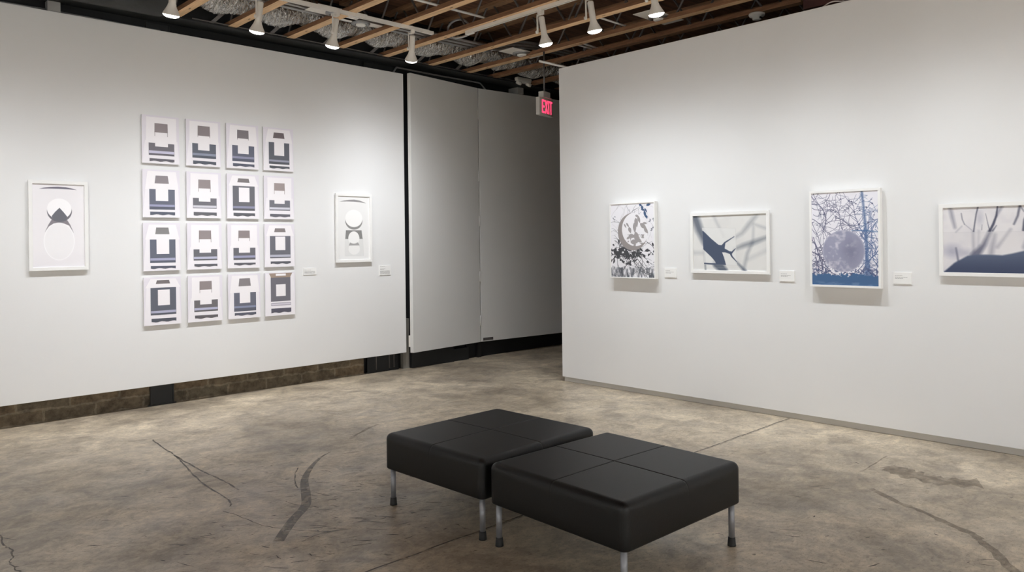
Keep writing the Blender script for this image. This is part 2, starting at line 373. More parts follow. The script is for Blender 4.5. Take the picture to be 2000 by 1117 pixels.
# ------------------------------------------------------------------ benches
def cushion(hw, hd, z0, z1, r=0.036):
    bm = bmesh.new(); bmesh.ops.create_cube(bm, size=1)
    for v in bm.verts: v.co = Vector((v.co.x * 2 * hw, v.co.y * 2 * hd, z0 if v.co.z < 0 else z1))
    top = [e for e in bm.edges if all(v.co.z > z1 - 1e-4 for v in e.verts)]
    ver = [e for e in bm.edges if abs(e.verts[0].co.z - e.verts[1].co.z) > 0.01]
    bot = [e for e in bm.edges if all(v.co.z < z0 + 1e-4 for v in e.verts)]
    bmesh.ops.bevel(bm, geom=top + ver, offset=r, segments=6, profile=0.5, affect='EDGES')
    bot = [e for e in bm.edges if all(v.co.z < z0 + 1e-4 for v in e.verts) and len(e.link_faces) == 2 and any(abs(f.normal.z) < 0.5 for f in e.link_faces)]
    bmesh.ops.bevel(bm, geom=bot, offset=0.012, segments=3, profile=0.5, affect='EDGES')
    def cut(no, co):
        bmesh.ops.bisect_plane(bm, geom=bm.verts[:] + bm.edges[:] + bm.faces[:], plane_co=co, plane_no=no)
    for axis, half in ((0, hw), (1, hd)):
        no = (1, 0, 0) if axis == 0 else (0, 1, 0)
        for d in [-0.03, -0.016, -0.009, -0.0045, -0.002, 0.0, 0.002, 0.0045, 0.009, 0.016, 0.03] + [s * (half - q) for s in (-1, 1) for q in (0.040, 0.050, 0.065)] + [s * half * k for s in (-1, 1) for k in (0.15, 0.3, 0.45, 0.6, 0.75, 0.87)]:
            p = [0, 0, 0]; p[axis] = d; cut(no, p)
    for z in (z1 - 0.05, z1 - 0.10, (z0 + z1) / 2 - 0.04): cut((0, 0, 1), (0, 0, z))
    for v in bm.verts:
        x, y, z = v.co
        if z > z1 - 0.05:
            g = 0.0
            for q in (x, y):
                g += max(0, 1 - abs(q) / 0.0046)
            g = min(g, 1)
            if z > z1 - 0.004:
                v.co.z += 0.004 * (1 - (x / hw) ** 2) * (1 - (y / hd) ** 2)
                v.co.z -= 0.0045 * g
            else:
                f = 1 - 0.003 * g; v.co.x *= f; v.co.y *= f
        bulge = math.sin(PI * min(1, max(0, (z - z0) / (z1 - z0))))
        if abs(abs(x) - hw) < 1e-3: v.co.x += math.copysign(0.004 * bulge * (1 - (y / hd) ** 2), x)
        if abs(abs(y) - hd) < 1e-3: v.co.y += math.copysign(0.004 * bulge * (1 - (x / hw) ** 2), y)
    for f in bm.faces: f.smooth = True
    bmesh.ops.recalc_face_normals(bm, faces=bm.faces)
    me = bpy.data.meshes.new('seat'); bm.to_mesh(me); bm.free(); me.materials.append(M['leather'])
    return me
def bench(cx, cy, hw, hd, rz, label):
    e = empty('ottoman_bench', (cx, cy, 0), math.radians(rz), label, 'bench', 'black ottoman benches set end to end')
    z0, z1 = 0.217, 0.428
    link('seat', cushion(hw, hd, z0, z1), e)
    MB().box(-hw + 0.03, hw - 0.03, -hd + 0.03, hd - 0.03, z0 - 0.006, z0 + 0.004).build('underside_cover', M['rubber'], e)
    lm = MB().lathe([(0.0155, 0.040), (0.0155, z0)], 20).mesh('leg', M['leg'])
    fm = MB().lathe([(0.0215, 0.0), (0.021, 0.006), (0.0178, 0.043), (0.0160, 0.044)], 20).mesh('foot', M['rubber'])
    for sx in (-1, 1):
        for sy in (-1, 1):
            l = link('leg', lm, e, (sx * (hw - 0.036), sy * (hd - 0.038), 0)); link('foot', fm, l)
    return e
b1 = bench(3.058, 3.374, 0.470, 0.427, 1.3, 'black leather cube bench farther from the viewer, nearest the left wall')
b2 = bench(3.050, 2.430, 0.462, 0.447, -1.7, 'black leather cube bench nearer the viewer, with clear cross seams on top')
sag = MB().prism([(-0.09, 0.0), (-0.06, -0.014), (0.0, -0.011), (0.03, -0.018), (0.07, -0.004), (0.09, 0.0)], -0.07, 0.07, 'x')
sag.build('loose_lining', M['rubber'], b2, (0.10, -0.31, 0.213))

# ------------------------------------------------------------------ pictures
def wall_pt(side, h, z):
    """point on a wall: h along the wall (x on the left wall, y on the right one)"""
    return ((h, YL, z), 0.0) if side == 'L' else ((XR, h, z), -PI / 2)

def grid_print(name, img, w, h, y, parent, z0, bend=0.0):
    """flat sheet w x h with one coloured vertex per sample of img (rows top to bottom, linear rgb)"""
    H, W, _ = img.shape
    xs = (np.arange(W) / (W - 1) - 0.5) * w; zs = z0 + h * (1 - np.arange(H) / (H - 1))
    X, Z = np.meshgrid(xs, zs); V = np.stack([X, np.full_like(X, y), Z], -1).reshape(-1, 3)
    i = np.arange(H - 1)[:, None] * W + np.arange(W - 1)[None, :]
    F = np.stack([i, i + W, i + W + 1, i + 1], -1).reshape(-1, 4)
    me = bpy.data.meshes.new(name)
    me.vertices.add(len(V)); me.vertices.foreach_set('co', V.ravel().astype(np.float32))
    me.loops.add(F.size); me.loops.foreach_set('vertex_index', F.ravel().astype(np.int32))
    me.polygons.add(len(F)); me.polygons.foreach_set('loop_start', (np.arange(len(F)) * 4).astype(np.int32))
    me.polygons.foreach_set('loop_total', np.full(len(F), 4, np.int32))
    me.update(calc_edges=True); me.validate()
    ca = me.color_attributes.new('Col', 'FLOAT_COLOR', 'POINT')
    c = np.ones((H * W, 4), np.float32); c[:, :3] = img.reshape(-1, 3); ca.data.foreach_set('color', c.ravel())
    me.materials.append(M['print'])
    return link(name, me, parent)

def s2l(a):
    a = np.asarray(a, float) / 255.0
    return np.where(a <= 0.04045, a / 12.92, ((a + 0.055) / 1.055) ** 2.4)

def framed(side, h, z0, w, ht, rail, img, label, depth=0.050, recess=0.012, cat='framed picture', group=None):
    k = ((YL if side == 'L' else XR) - depth) / ((YL if side == 'L' else XR) - 0.05)
    h, w, ht, z0 = h * k, w * k, ht * k, 1.55 + (z0 - 1.55) * k
    loc, rz = wall_pt(side, h, z0)
    e = empty('framed_picture', loc, rz, label, cat, group)
    f = MB(); a, b = w / 2, w / 2 - rail; yb, yf = -0.014, -depth
    def rails(y0, y1):
        o = [(-a, 0), (a, 0), (a, ht), (-a, ht)]; i = [(-b, rail), (b, rail), (b, ht - rail), (-b, ht - rail)]
        n = len(f.v)
        f.v.extend([(p[0], y1, p[1]) for p in o] + [(p[0], y1, p[1]) for p in i] + [(p[0], y0, p[1]) for p in o] + [(p[0], y0, p[1]) for p in i])
        for k in range(4):
            j = (k + 1) % 4
            for q in ((k, j, 4 + j, 4 + k), (8 + k, 12 + k, 12 + j, 8 + j), (k, 8 + k, 8 + j, j), (4 + k, 4 + j, 12 + j, 12 + k)):
                f.f.append(tuple(n + t for t in q)); f.sm.append(False)
    rails(yb, yf)
    f.build('frame', M['white_frame'], e, bevel=0.0012)
    MB().box(-b - 0.004, b + 0.004, yf + recess + 0.002, 0.0, rail - 0.004, ht - rail + 0.004).build('backing', M['board'], e)
    grid_print('print', img, 2 * b, ht - 2 * rail, yf + recess, e, rail)
    return e

# --- drawing on arrays (u right, v down, in metres of the sheet)
class Sheet:
    def __init__(s, w, h, W, bg):
        s.W, s.H = W, int(round(W * h / w)); s.w, s.h = w, h
        s.U, s.V = np.meshgrid((np.arange(s.W)) / (s.W - 1) * w, (np.arange(s.H)) / (s.H - 1) * h)
        s.img = np.zeros((s.H, s.W, 3)) + np.array(bg, float); s.px = w / s.W
    def blend(s, m, col): 
        m = np.clip(m, 0, 1)[..., None]; s.img = s.img * (1 - m) + np.array(col, float) * m
    def edge(s, d, soft=None):
        """signed distance (negative inside) to coverage"""
        k = soft or s.px; return np.clip(0.5 - d / k, 0, 1)
    def circ(s, cu, cv, ru, rv=None):
        rv = rv or ru; return (np.hypot((s.U - cu) / ru, (s.V - cv) / rv) - 1) * min(ru, rv)
    def seg(s, a, b, wa, wb):
        du, dv = b[0] - a[0], b[1] - a[1]; L2 = du * du + dv * dv + 1e-12
        t = np.clip(((s.U - a[0]) * du + (s.V - a[1]) * dv) / L2, 0, 1)
        return np.hypot(s.U - a[0] - t * du, s.V - a[1] - t * dv) - (wa + (wb - wa) * t) / 2
    def poly(s, pts):
        inside = np.zeros(s.U.shape, bool); d = np.full(s.U.shape, 1e9); n = len(pts)
        for i in range(n):
            (x0, y0), (x1, y1) = pts[i], pts[(i + 1) % n]
            d = np.minimum(d, s.seg((x0, y0), (x1, y1), 0, 0))
            if y0 != y1:
                c = ((y0 > s.V) != (y1 > s.V)) & (s.U < (x1 - x0) * (s.V - y0) / (y1 - y0) + x0); inside ^= c
        return np.where(inside, -d, d)
    def path(s, pts, w, soft=None):
        """coverage of a stroke through pts with widths w"""
        n = len(pts); ww = w if isinstance(w, (list, tuple)) else [w] * n; d = np.full(s.U.shape, 1e9)
        for i in range(n - 1): d = np.minimum(d, s.seg(pts[i], pts[i + 1], ww[i], ww[i + 1]))
        return s.edge(d, soft)
    def noise(s, scale, seed, octv=4, sv=1.0):
        rng = np.random.default_rng(seed); out = np.zeros(s.U.shape); amp = 1; tot = 0
        for o in range(octv):
            n = max(2, int(s.w / scale * 2 ** o)) + 2; m = max(2, int(s.h / (scale * sv) * 2 ** o)) + 2
            g = rng.random((m, n)); x = s.U / s.w * (n - 1.001); y = s.V / s.h * (m - 1.001)
            i, j = x.astype(int), y.astype(int); fx, fy = x - i, y - j
            fx, fy = fx*fx*(3-2*fx), fy*fy*(3-2*fy)
            out += amp * (g[j, i]*(1-fx)*(1-fy) + g[j, i+1]*fx*(1-fy) + g[j+1, i]*(1-fx)*fy + g[j+1, i+1]*fx*fy)
            tot += amp; amp *= 0.5
        return out / tot
    def twigs(s, rng, start, ang, length, width, depth, out, spread=0.5, wob=0.18):
        x, y = start; n = max(3, int(length / 0.025)); pts = [(x, y)]; a = ang
        for i in range(n):
            a += rng.gauss(0, wob); x += math.cos(a) * length / n; y += math.sin(a) * length / n; pts.append((x, y))
            if depth > 0 and i > 0 and rng.random() < 0.55:
                s.twigs(rng, (x, y), a + rng.choice((-1, 1)) * rng.uniform(spread * .6, spread * 1.6), length * rng.uniform(.3, .6), width * .6, depth - 1, out, spread, wob)
        out.append((pts, width))
    def strokes(s, out, soft=None):
        m = np.zeros(s.U.shape)
        for pts, w in out:
            n = len(pts)
            for i in range(n - 1):
                wa = w * (1 - 0.6 * i / n); a, b = pts[i], pts[i + 1]; pad = wa + (soft or s.px) * 1.5 + 0.002
                i0 = int((min(a[0], b[0]) - pad) / s.w * s.W); i1 = int((max(a[0], b[0]) + pad) / s.w * s.W) + 2
                j0 = int((min(a[1], b[1]) - pad) / s.h * s.H); j1 = int((max(a[1], b[1]) + pad) / s.h * s.H) + 2
                i0, j0 = max(0, i0), max(0, j0)
                if i1 <= i0 or j1 <= j0: continue
                U, V = s.U[j0:j1, i0:i1], s.V[j0:j1, i0:i1]
                if U.size == 0: continue
                du, dv = b[0] - a[0], b[1] - a[1]; L2 = du*du + dv*dv + 1e-12
                t = np.clip(((U - a[0]) * du + (V - a[1]) * dv) / L2, 0, 1)
                d = np.hypot(U - a[0] - t*du, V - a[1] - t*dv) - wa / 2
                m[j0:j1, i0:i1] = np.maximum(m[j0:j1, i0:i1], np.clip(0.5 - d / (soft or s.px), 0, 1))
        return m
    def lin(s): return s2l(np.clip(s.img, 0, 255))

# --- picture A, far left: relief of a disc over an oval
def art_disc_oval():
    w, h = 0.406, 0.735; S = Sheet(w, h, 230, (239, 236, 238))
    N = lambda u, v: (u * w, v * h)
    top = S.poly([N(.13, .062), N(.22, .048), N(.34, .037), N(.5, .030), N(.64, .034), N(.76, .046), N(.86, .064), N(.68, .058), N(.5, .056), N(.3, .057)])
    S.blend(S.edge(top), (118, 114, 126))
    S.blend(S.edge(S.circ(*N(.505, .69), .29*w, .225*h), .006), (242, 240, 241))
    ring = np.abs(S.circ(*N(.505, .69), .29*w, .225*h)); S.blend(0.9 * np.clip(1 - ring / .005, 0, 1), (254, 253, 254))
    # arms: shadow between the disc's surround and the oval
    arch = np.maximum(S.poly([N(.235, .575), N(.30, .49), N(.365, .425), N(.50, .44), N(.655, .425), N(.72, .49), N(.785, .585), N(.70, .50), N(.60, .475), N(.50, .468), N(.40, .475), N(.31, .51)]), -S.circ(*N(.505, .69), .29*w, .225*h))
    S.blend(S.edge(arch, .004), (140, 135, 140))
    dB = S.circ(*N(.515, .328), .24*w, .128*h); dA = S.circ(*N(.512, .298), .235*w, .124*h)
    S.blend(S.edge(np.maximum(dB, -dA), .003), (120, 118, 124))
    S.blend(S.edge(dA, .004), (252, 250, 251))
    tri = np.maximum(S.poly([N(.515, .285), N(.56, .315), N(.61, .35), N(.66, .39), N(.62, .46), N(.42, .46), N(.365, .385), N(.43, .335)]), dB)
    S.blend(S.edge(tri, .003), (112, 113, 120))
    S.blend(0.7 * S.path([N(.50, .60), N(.495, .72), N(.50, .86)], .004, .006), (243, 241, 243))
    S.blend(0.25 * np.clip((S.V / h - .8) * 4, 0, 1), (214, 209, 216))
    return S.lin()
# --- picture B, right of the grid: disc, arch and small disc
def art_disc_arch():
    w, h = 0.425, 0.735; S = Sheet(w, h, 240, (236, 235, 233))
    N = lambda u, v: (u * w, v * h)
    top = S.poly([N(.06, .088), N(.20, .070), N(.36, .056), N(.52, .050), N(.68, .062), N(.80, .080), N(.90, .103), N(.70, .090), N(.5, .083), N(.28, .083)])
    S.blend(S.edge(top, .003), (150, 148, 148))
    dA = S.circ(*N(.50, .348), .27*w, .137*h); dB = S.circ(*N(.50, .388), .272*w, .137*h)
    S.blend(S.edge(np.maximum(dB, -dA), .003), (148, 146, 144))
    S.blend(S.edge(dA, .004), (246, 245, 243))
    body = S.poly([N(.22, .67), N(.78, .67), N(.80, .94), N(.21, .94)]); S.blend(0.5 * S.edge(body, .003), (219, 219, 217))
    bl = np.abs(body); S.blend(0.5 * np.clip(1 - bl / .003, 0, 1), (206, 205, 203))
    inn = S.circ(*N(.492, .665), .175*w, .112*h)
    arch = np.maximum(S.poly([N(.245, .535), N(.74, .535), N(.772, .672), N(.222, .672)]), -inn)
    S.blend(S.edge(arch, .003), (138, 137, 135))
    S.blend(S.edge(inn, .003), (243, 242, 240))
    lo = S.circ(*N(.50, .83), .18*w, .09*h); S.blend(S.edge(lo, .004), (240, 239, 237))
    tr = np.maximum(S.poly([N(.37, .73), N(.625, .73), N(.67, .775), N(.33, .775)]), -S.circ(*N(.492, .685), .15*w, .062*h))
    S.blend(S.edge(tr, .003), (168, 166, 165))
    return S.lin()
# --- picture C: crescent among leaf shadows
def art_crescent():
    w, h = 0.543, 0.748; S = Sheet(w, h, 300, (236, 234, 238)); rng = random.Random(21)
    k = w / 0.50
    o = []
    for i in range(16): S.twigs(rng, (rng.uniform(0, w), rng.uniform(.0, .5)*h), rng.uniform(-PI, PI), rng.uniform(.1, .3), .0035, 1, o)
    S.blend(0.45 * S.strokes(o, .003), (150, 148, 150))
    cu, cv = .258*k, .262*k
    leaf = np.zeros(S.U.shape)
    def blob(m, x, y, a, b, t):
        u = (S.U - x) * math.cos(t) + (S.V - y) * math.sin(t); v = -(S.U - x) * math.sin(t) + (S.V - y) * math.cos(t)
        return np.maximum(m, np.clip(0.5 - (np.abs(v) / b - (1 - (u / a) ** 2) * (1 - .35 * u / a)) * b / .0028, 0, 1) * (np.abs(u) < a))
    nz = S.noise(.05, 7); nz2 = S.noise(.022, 8)
    # dense leaf band under the crescent
    band = np.exp(-((S.V / h - .66) / .13) ** 2) * (0.9 - .55 * np.abs(S.U / w - .38))
    leaf = np.maximum(leaf, np.clip((band * (0.35 + nz * 1.15) + (nz2 - .5) * .8 - .72) / .05, 0, 1))
    for i in range(90):
        x, y = rng.gauss(.36, .28) * w, rng.gauss(.67, .07) * h; leaf = blob(leaf, x, y, rng.uniform(.014, .036), rng.uniform(.006, .012), rng.uniform(0, PI))
    o = []
    for st, an, ln in (((0, .70*h), -.35, .25), ((.05, .50*h), .95, .35), ((.2, .80*h), -1.0, .3), ((.34, .62*h), .7, .28), ((.45, .52*h), .45, .2), ((0.02, .62*h), .5, .4), ((.28*w, .9*h), -.7, .5), ((.6*w, .74*h), .6, .3), ((.55*w, .8*h), .9, .3)):
        S.twigs(rng, st, an, ln, .006, 2, o)
    leaf = np.maximum(leaf, S.strokes(o, .003))
    S.blend(leaf, (74, 74, 78))
    # grassy base
    g = S.noise(.03, 31); gs = S.noise(.016, 32, 3, 4.0)
    base = np.clip((S.V / h - .855 + (g - .5) * .12) / .03, 0, 1) * np.clip(0.62 + (gs - .5) * 2.6 - .35 * np.exp(-((S.U / w - .55) / .22) ** 2), 0, 1)
    S.blend(base, (92, 95, 102))
    # blue sprig, top right
    blue = np.zeros(S.U.shape)
    for x, y, a, b, t in ((.70, .025, .02, .012, .4), (.74, .065, .028, .014, 1.2), (.88, .025, .03, .012, -.2), (.80, .15, .04, .014, 1.3), (.82, .10, .03, .008, 1.0), (.76, .09, .03, .01, .3), (.84, .19, .02, .01, 1.4)):
        blue = blob(blue, x * w, y * h, a, b, t)
    S.blend(blue, (70, 92, 124))
    s2 = np.zeros(S.U.shape)
    for i in range(8): s2 = blob(s2, rng.uniform(.85, 1) * w, rng.uniform(.2, .4) * h, .014, .007, rng.uniform(0, PI))
    for x, y in ((.06, .19), (.10, .17), (.08, .21)): s2 = blob(s2, x * w, y * h, .01, .006, 1)
    S.blend(0.7 * s2, (100, 102, 112))
    # disc and its crescent
    outer = S.circ(cu, cv, .175*k); inner = S.circ(cu + .032*k, cv - .022*k, .158*k)
    S.blend(S.edge(outer), (238, 236, 239))
    li = np.zeros(S.U.shape)
    for x, y, a, b, t in ((.60, .26, .05, .022, 1.4), (.66, .22, .04, .016, 1.2), (.56, .33, .055, .02, 1.5), (.76, .31, .05, .022, .6), (.82, .37, .04, .018, .9), (.40, .29, .03, .01, .9), (.45, .36, .035, .018, 1.2), (.34, .30, .028, .008, 1.0), (.60, .46, .06, .03, 1.4), (.50, .44, .045, .02, .2), (.66, .50, .04, .02, .5), (.55, .52, .05, .025, 0), (.80, .27, .03, .01, .1), (.62, .17, .025, .012, .3), (.42, .46, .03, .012, -.5)):
        li = blob(li, x * w, y * h, a, b, t)
    li = np.maximum(li, np.clip((S.noise(.035, 77) - .60) / .05, 0, 1) * (S.V > .42 * h))
    S.blend(li * S.edge(outer), (160, 155, 155))
    S.blend(S.edge(np.maximum(outer, -inner)), (154, 147, 145))
    return S.lin()
# --- picture D: blurred branch with one sharp window
def art_branch():
    w, h = 0.744, 0.509; S = Sheet(w, h, 240, (224, 223, 220))
    P = lambda x, y: ((x - 158) / 925 * w, (y - (232 - (x - 158) * .033)) / (672 + (x - 158) * .033) * h)
    nz = S.noise(.16, 3, 3); S.blend(0.35 * np.clip((nz - .45) * 3, 0, 1), (206, 205, 204))
    blur = [([P(165, 200), P(240, 400), P(320, 540)], [.085, .075, .075], .05, .8), ([P(300, 640), P(318, 900)], [.01, .012], .02, .7),
            ([P(470, 820), P(560, 910)], [.09, .07], .03, .9), ([P(720, 800), P(820, 905)], [.012, .03], .025, .75),
            ([P(690, 640), P(800, 595), P(910, 560), P(1090, 490)], [.012, .03, .035, .018], .045, .62), ([P(970, 215), P(870, 340), P(790, 440), P(690, 500)], [.02, .03, .02, .008], .05, .42),
            ([P(905, 570), P(850, 690), P(805, 880)], [.02, .02, .022], .04, .42), ([P(920, 550), P(930, 330), P(1070, 380)], [.01, .008, .012], .04, .3), ([P(430, 225), P(480, 330), P(560, 480)], [.012, .012, .012], .04, .25),
            ([P(170, 690), P(300, 690)], [.02, .02], .05, .25), ([P(860, 760), P(1085, 650)], [.02, .02], .05, .18)]
    for pts, w_, so, am in blur: S.blend(am * S.path(pts, w_, so), (84, 92, 106))
    sharp = np.zeros(S.U.shape)
    for pts, w_ in (([P(250, 500), P(340, 575), P(440, 660), P(500, 760), P(530, 860)], [.14, .13, .135, .10, .095]), ([P(270, 590), P(330, 625)], [.06, .05]), ([P(440, 640), P(540, 625), P(572, 560), P(690, 485)], [.09, .05, .014, .006]),
                    ([P(500, 640), P(580, 660), P(650, 690), P(705, 632)], [.06, .03, .02, .006]), ([P(640, 680), P(660, 730), P(725, 800)], [.022, .014, .006]), ([P(290, 820), P(450, 828)], [.012, .016])):
        sharp = np.maximum(sharp, S.path(pts, w_, .004))
    win = S.poly([P(278, 376), P(706, 380), P(722, 838), P(300, 835)])
    inw = S.edge(win, .002)
    S.blend(0.75 * inw * (1 - sharp), (226, 226, 224)); S.blend(inw * sharp, (78, 88, 108))
    S.blend(0.5 * np.clip(1 - np.abs(win) / .0025, 0, 1), (196, 195, 194))
    S.blend(0.4 * S.edge(S.seg(P(150, 868), P(1100, 868), .002, .002), .003), (205, 204, 202))
    return S.lin()
# --- picture E: translucent disc before blue-violet branches
def art_branches_disc():
    w, h = 0.535, 0.763; S = Sheet(w, h, 320, (235, 233, 239)); rng = random.Random(11)
    P = lambda x, y: ((x - 106) / 527 * w, (y - 122 + (x - 106) * .03) / 745 * h)
    o = []
    for st, an, ln, wd in ((P(195, 740), -1.62, .62, .008), (P(185, 560), -1.95, .30, .005), (P(200, 420), -1.30, .34, .006), (P(110, 330), .5, .34, .005), (P(120, 120), 1.1, .26, .004), (P(360, 430), -1.6, .30, .005), (P(415, 430), -1.4, .26, .004),
                           (P(540, 470), -2.4, .30, .006), (P(540, 480), -.9, .28, .006), (P(560, 660), -.8, .32, .008), (P(600, 600), -1.2, .34, .006), (P(110, 600), .7, .28, .006), (P(110, 700), -.5, .22, .006), (P(630, 330), 2.5, .28, .004),
                           (P(500, 440), 1.2, .22, .007), (P(590, 420), 1.8, .26, .006), (P(120, 480), 1.2, .30, .006), (P(260, 130), 1.7, .26, .0045), (P(110, 240), .4, .28, .0045), (P(300, 320), .2, .22, .005), (P(470, 740), -.6, .16, .006), (P(130, 640), 1.1, .2, .007)):
        S.twigs(rng, st, an, ln, wd, 2, o, .6, .15)
    for i in range(26): S.twigs(rng, P(rng.uniform(480, 640), rng.uniform(380, 800)), rng.uniform(-PI, PI), rng.uniform(.06, .16), .0055, 1, o, .7, .3)
    for i in range(22): S.twigs(rng, P(rng.uniform(106, 240), rng.uniform(560, 800)), rng.uniform(-PI, PI), rng.uniform(.05, .12), .005, 1, o, .7, .3)
    for i in range(30): S.twigs(rng, P(rng.uniform(110, 620), rng.uniform(140, 420)), rng.uniform(-PI, PI), rng.uniform(.03, .08), .0035, 1, o, .8, .35)
    o = [(p, max(q, .0024)) for p, q in o]
    tw = S.strokes(o, .0028)
    right = np.clip((S.U / w - .60) / .2, 0, 1)[..., None]; colr = np.array([76, 77, 106]) * (1 - right) + np.array([74, 96, 140]) * right
    m = (tw * .92)[..., None]; S.img = S.img * (1 - m) + colr * m
    kn = [pt for pts, q in o for pt in pts[1:] if pt[1] < .62 * h]; rng.shuffle(kn)
    for x, y in kn[:110]:
        r = rng.uniform(.003, .007); S.blend(.85 * S.edge(S.circ(x, y, r, r * rng.uniform(.5, 1)), .003), (84, 85, 112))
    S.blend(.8 * S.path([P(510, 105), P(525, 250), P(540, 420), P(545, 600), P(550, 800)], [.018, .016, .024, .026, .05], .014), (90, 112, 152))
    S.blend(.85 * S.path([P(430, 420), P(540, 420), P(640, 430)], [.004, .012, .004], .01), (76, 110, 156))
    # ground
    gl = S.noise(.018, 6); g2 = S.noise(.05, 5)
    thick = np.clip((S.V / h - .72) / .14, 0, 1) * np.clip((S.noise(.013, 15) - .53) / .03, 0, 1)
    S.blend(.85 * thick, (76, 86, 122))
    base = np.clip((S.V / h - .885 + (gl - .5) * .07 + (g2 - .5) * .05 + .02 * np.abs(S.U / w - .5)) / .008, 0, 1)
    S.blend(base, (76, 107, 146)); S.blend(.5 * np.clip((S.noise(.06, 9, 3, .3) - .48) * 6, 0, 1) * np.clip((S.V / h - .955) / .02, 0, 1), (128, 150, 180))
    c = P(363, 585); R = .171
    dsc = S.circ(c[0], c[1], R, R * 1.0); nn = S.noise(.05, 41)
    stre = np.clip((S.noise(.03, 42) * .6 + S.noise(.09, 43) * .6 - .58) * 5, 0, 1) * np.clip(1.1 - (S.U - c[0] + .04) / .16, 0, 1)
    tone = np.stack([150 + 10 * nn, 151 + 10 * nn, 174 + 8 * nn], -1) - 22 * np.clip(np.exp(-(((S.U - c[0] - .06) / .07) ** 2 + ((S.V - c[1]) / .10) ** 2)), 0, 1)[..., None]
    tone = tone * (1 - .75 * stre[..., None]) + np.array([214, 210, 218]) * .75 * stre[..., None]
    k = S.edge(dsc)[..., None]; S.img = S.img * (1 - k) + tone * k
    S.blend(.45 * np.clip(1 - np.abs(dsc + .004) / .007, 0, 1), (206, 204, 216))
    return S.lin()
# --- picture F: dark mound with blurred trees, cut by the picture's right edge
def art_mound():
    w, h = 0.744, 0.480; S = Sheet(w, h, 240, (226, 223, 224))
    P = lambda x, y: ((x - 345) / 1730, (y - 240) / 657 * h)
    nz = S.noise(.12, 3, 3); S.blend(0.5 * np.clip((nz - .42) * 3, 0, 1), (206, 203, 210))
    for c, r, am in ((P(450, 680), (.07, .06), .7), (P(600, 700), (.06, .04), .5), (P(760, 360), (.03, .06), .4)): S.blend(am * np.clip(1.2 - np.hypot((S.U - c[0]) / r[0], (S.V - c[1]) / r[1]), 0, 1), (160, 160, 178))
    for pts, w_, so, am in (([P(430, 245), P(450, 330), P(480, 440)], [.016, .018, .01], .03, .6), ([P(870, 490), P(800, 620), P(700, 730)], [.02, .03, .06], .028, .85), ([P(685, 490), P(690, 690)], [.012, .014], .025, .4), ([P(750, 480), P(740, 620)], [.01, .01], .025, .25),
                            ([P(920, 520), P(880, 700)], [.02, .03], .03, .4), ([P(1090, 470), P(950, 640)], [.012, .018], .025, .35), ([P(490, 650), P(515, 780)], [.008, .012], .014, .8), ([P(560, 430), P(490, 490)], [.006, .006], .014, .3), ([P(590, 410), P(670, 470)], [.004, .004], .01, .4),
                            ([P(1000, 240), P(940, 340)], [.02, .008], .02, .5), ([P(1300, 480), P(1240, 640)], [.02, .03], .03, .5), ([P(1480, 240), P(1420, 640)], [.02, .03], .03, .45)):
        S.blend(am * S.path(pts, w_, so), (96, 98, 118))
    up = (S.V < P(0, 490)[1])
    for pts, w_, so, am in (([P(690, 490), P(705, 400), P(722, 310), P(742, 240)], [.008, .007, .007, .008], .008, .85), ([P(862, 490), P(905, 420), P(940, 335), P(955, 235)], [.016, .016, .012, .008], .008, .9), ([P(870, 490), P(848, 410), P(825, 310)], [.008, .004, .002], .006, .7), ([P(900, 480), P(940, 430)], [.012, .004], .008, .7),
                            ([P(555, 300), P(565, 360), P(590, 412)], [.005, .006, .004], .008, .6), ([P(1125, 420), P(1165, 340), P(1190, 230)], [.01, .012, .014], .012, .75), ([P(1190, 245), P(1230, 300)], [.008, .006], .01, .6), ([P(1225, 480), P(1232, 380), P(1300, 240)], [.02, .012, .008], .01, .8), ([P(1450, 490), P(1500, 240)], [.016, .01], .01, .8), ([P(780, 470), P(785, 420)], [.004, .003], .006, .5)):
        S.blend(am * S.path(pts, w_, so) * up, (72, 74, 92))
    S.blend(.35 * S.edge(np.abs(S.V - P(0, 491)[1]) - .0008, .003), (170, 168, 172)); S.blend(.25 * (~up) * np.clip(1.2 - (S.V - P(0, 491)[1]) / .12, 0, 1), (208, 205, 206))
    hill = S.poly([P(330, 905), P(385, 865), P(470, 800), P(620, 728), P(740, 716), P(860, 716), P(1000, 722), P(1100, 705), P(1240, 676), P(1450, 650), P(1700, 640), P(1700, 1000), P(330, 1000)])
    k = S.edge(hill, .012)[..., None]; t = np.clip((S.V / h - .72) / .25, 0, 1)[..., None]
    S.img = S.img * (1 - k) + (np.array([92, 102, 124]) * (1 - t) + np.array([66, 74, 98]) * t) * k
    return S.lin()

framed('L', 1.780, 1.355, 0.466, 0.794, 0.030, art_disc_oval(), 'tall white-framed relief print of a disc over an oval, alone left of the print grid', depth=.035, group='relief prints in white frames')
framed('L', 4.808, 1.347, 0.485, 0.796, 0.030, art_disc_arch(), 'tall white-framed relief print of a disc over an arch, between print grid and hinged panel', depth=.035, group='relief prints in white frames')
RG = 'photographs on the right wall'
framed('R', 4.700, 1.174, 0.567, 0.772, 0.012, art_crescent(), 'framed photograph of a grey crescent among leaf shadows, nearest the wall corner', depth=.063, recess=0.007, group=RG)
framed('R', 3.612, 1.245, 0.800, 0.565, 0.028, art_branch(), 'wide framed photograph of a blurred branch with one sharp window', depth=.032, recess=0.010, group=RG)
framed('R', 2.565, 1.153, 0.571, 0.797, 0.018, art_branches_disc(), 'tall framed blue photograph of a pale disc in front of tangled branches', depth=.063, recess=0.007, group=RG)
framed('R', 1.462, 1.265, 0.800, 0.533, 0.028, art_mound(), 'wide framed photograph of a dark mound and blurred trees, cut by the picture edge', depth=.032, recess=0.010, group=RG)

# --- the grid of sixteen unframed prints
TW, TH = 0.347, 0.462
W_ = (241, 237, 241); FLAP = (245, 241, 243); MARG = (231, 226, 233)
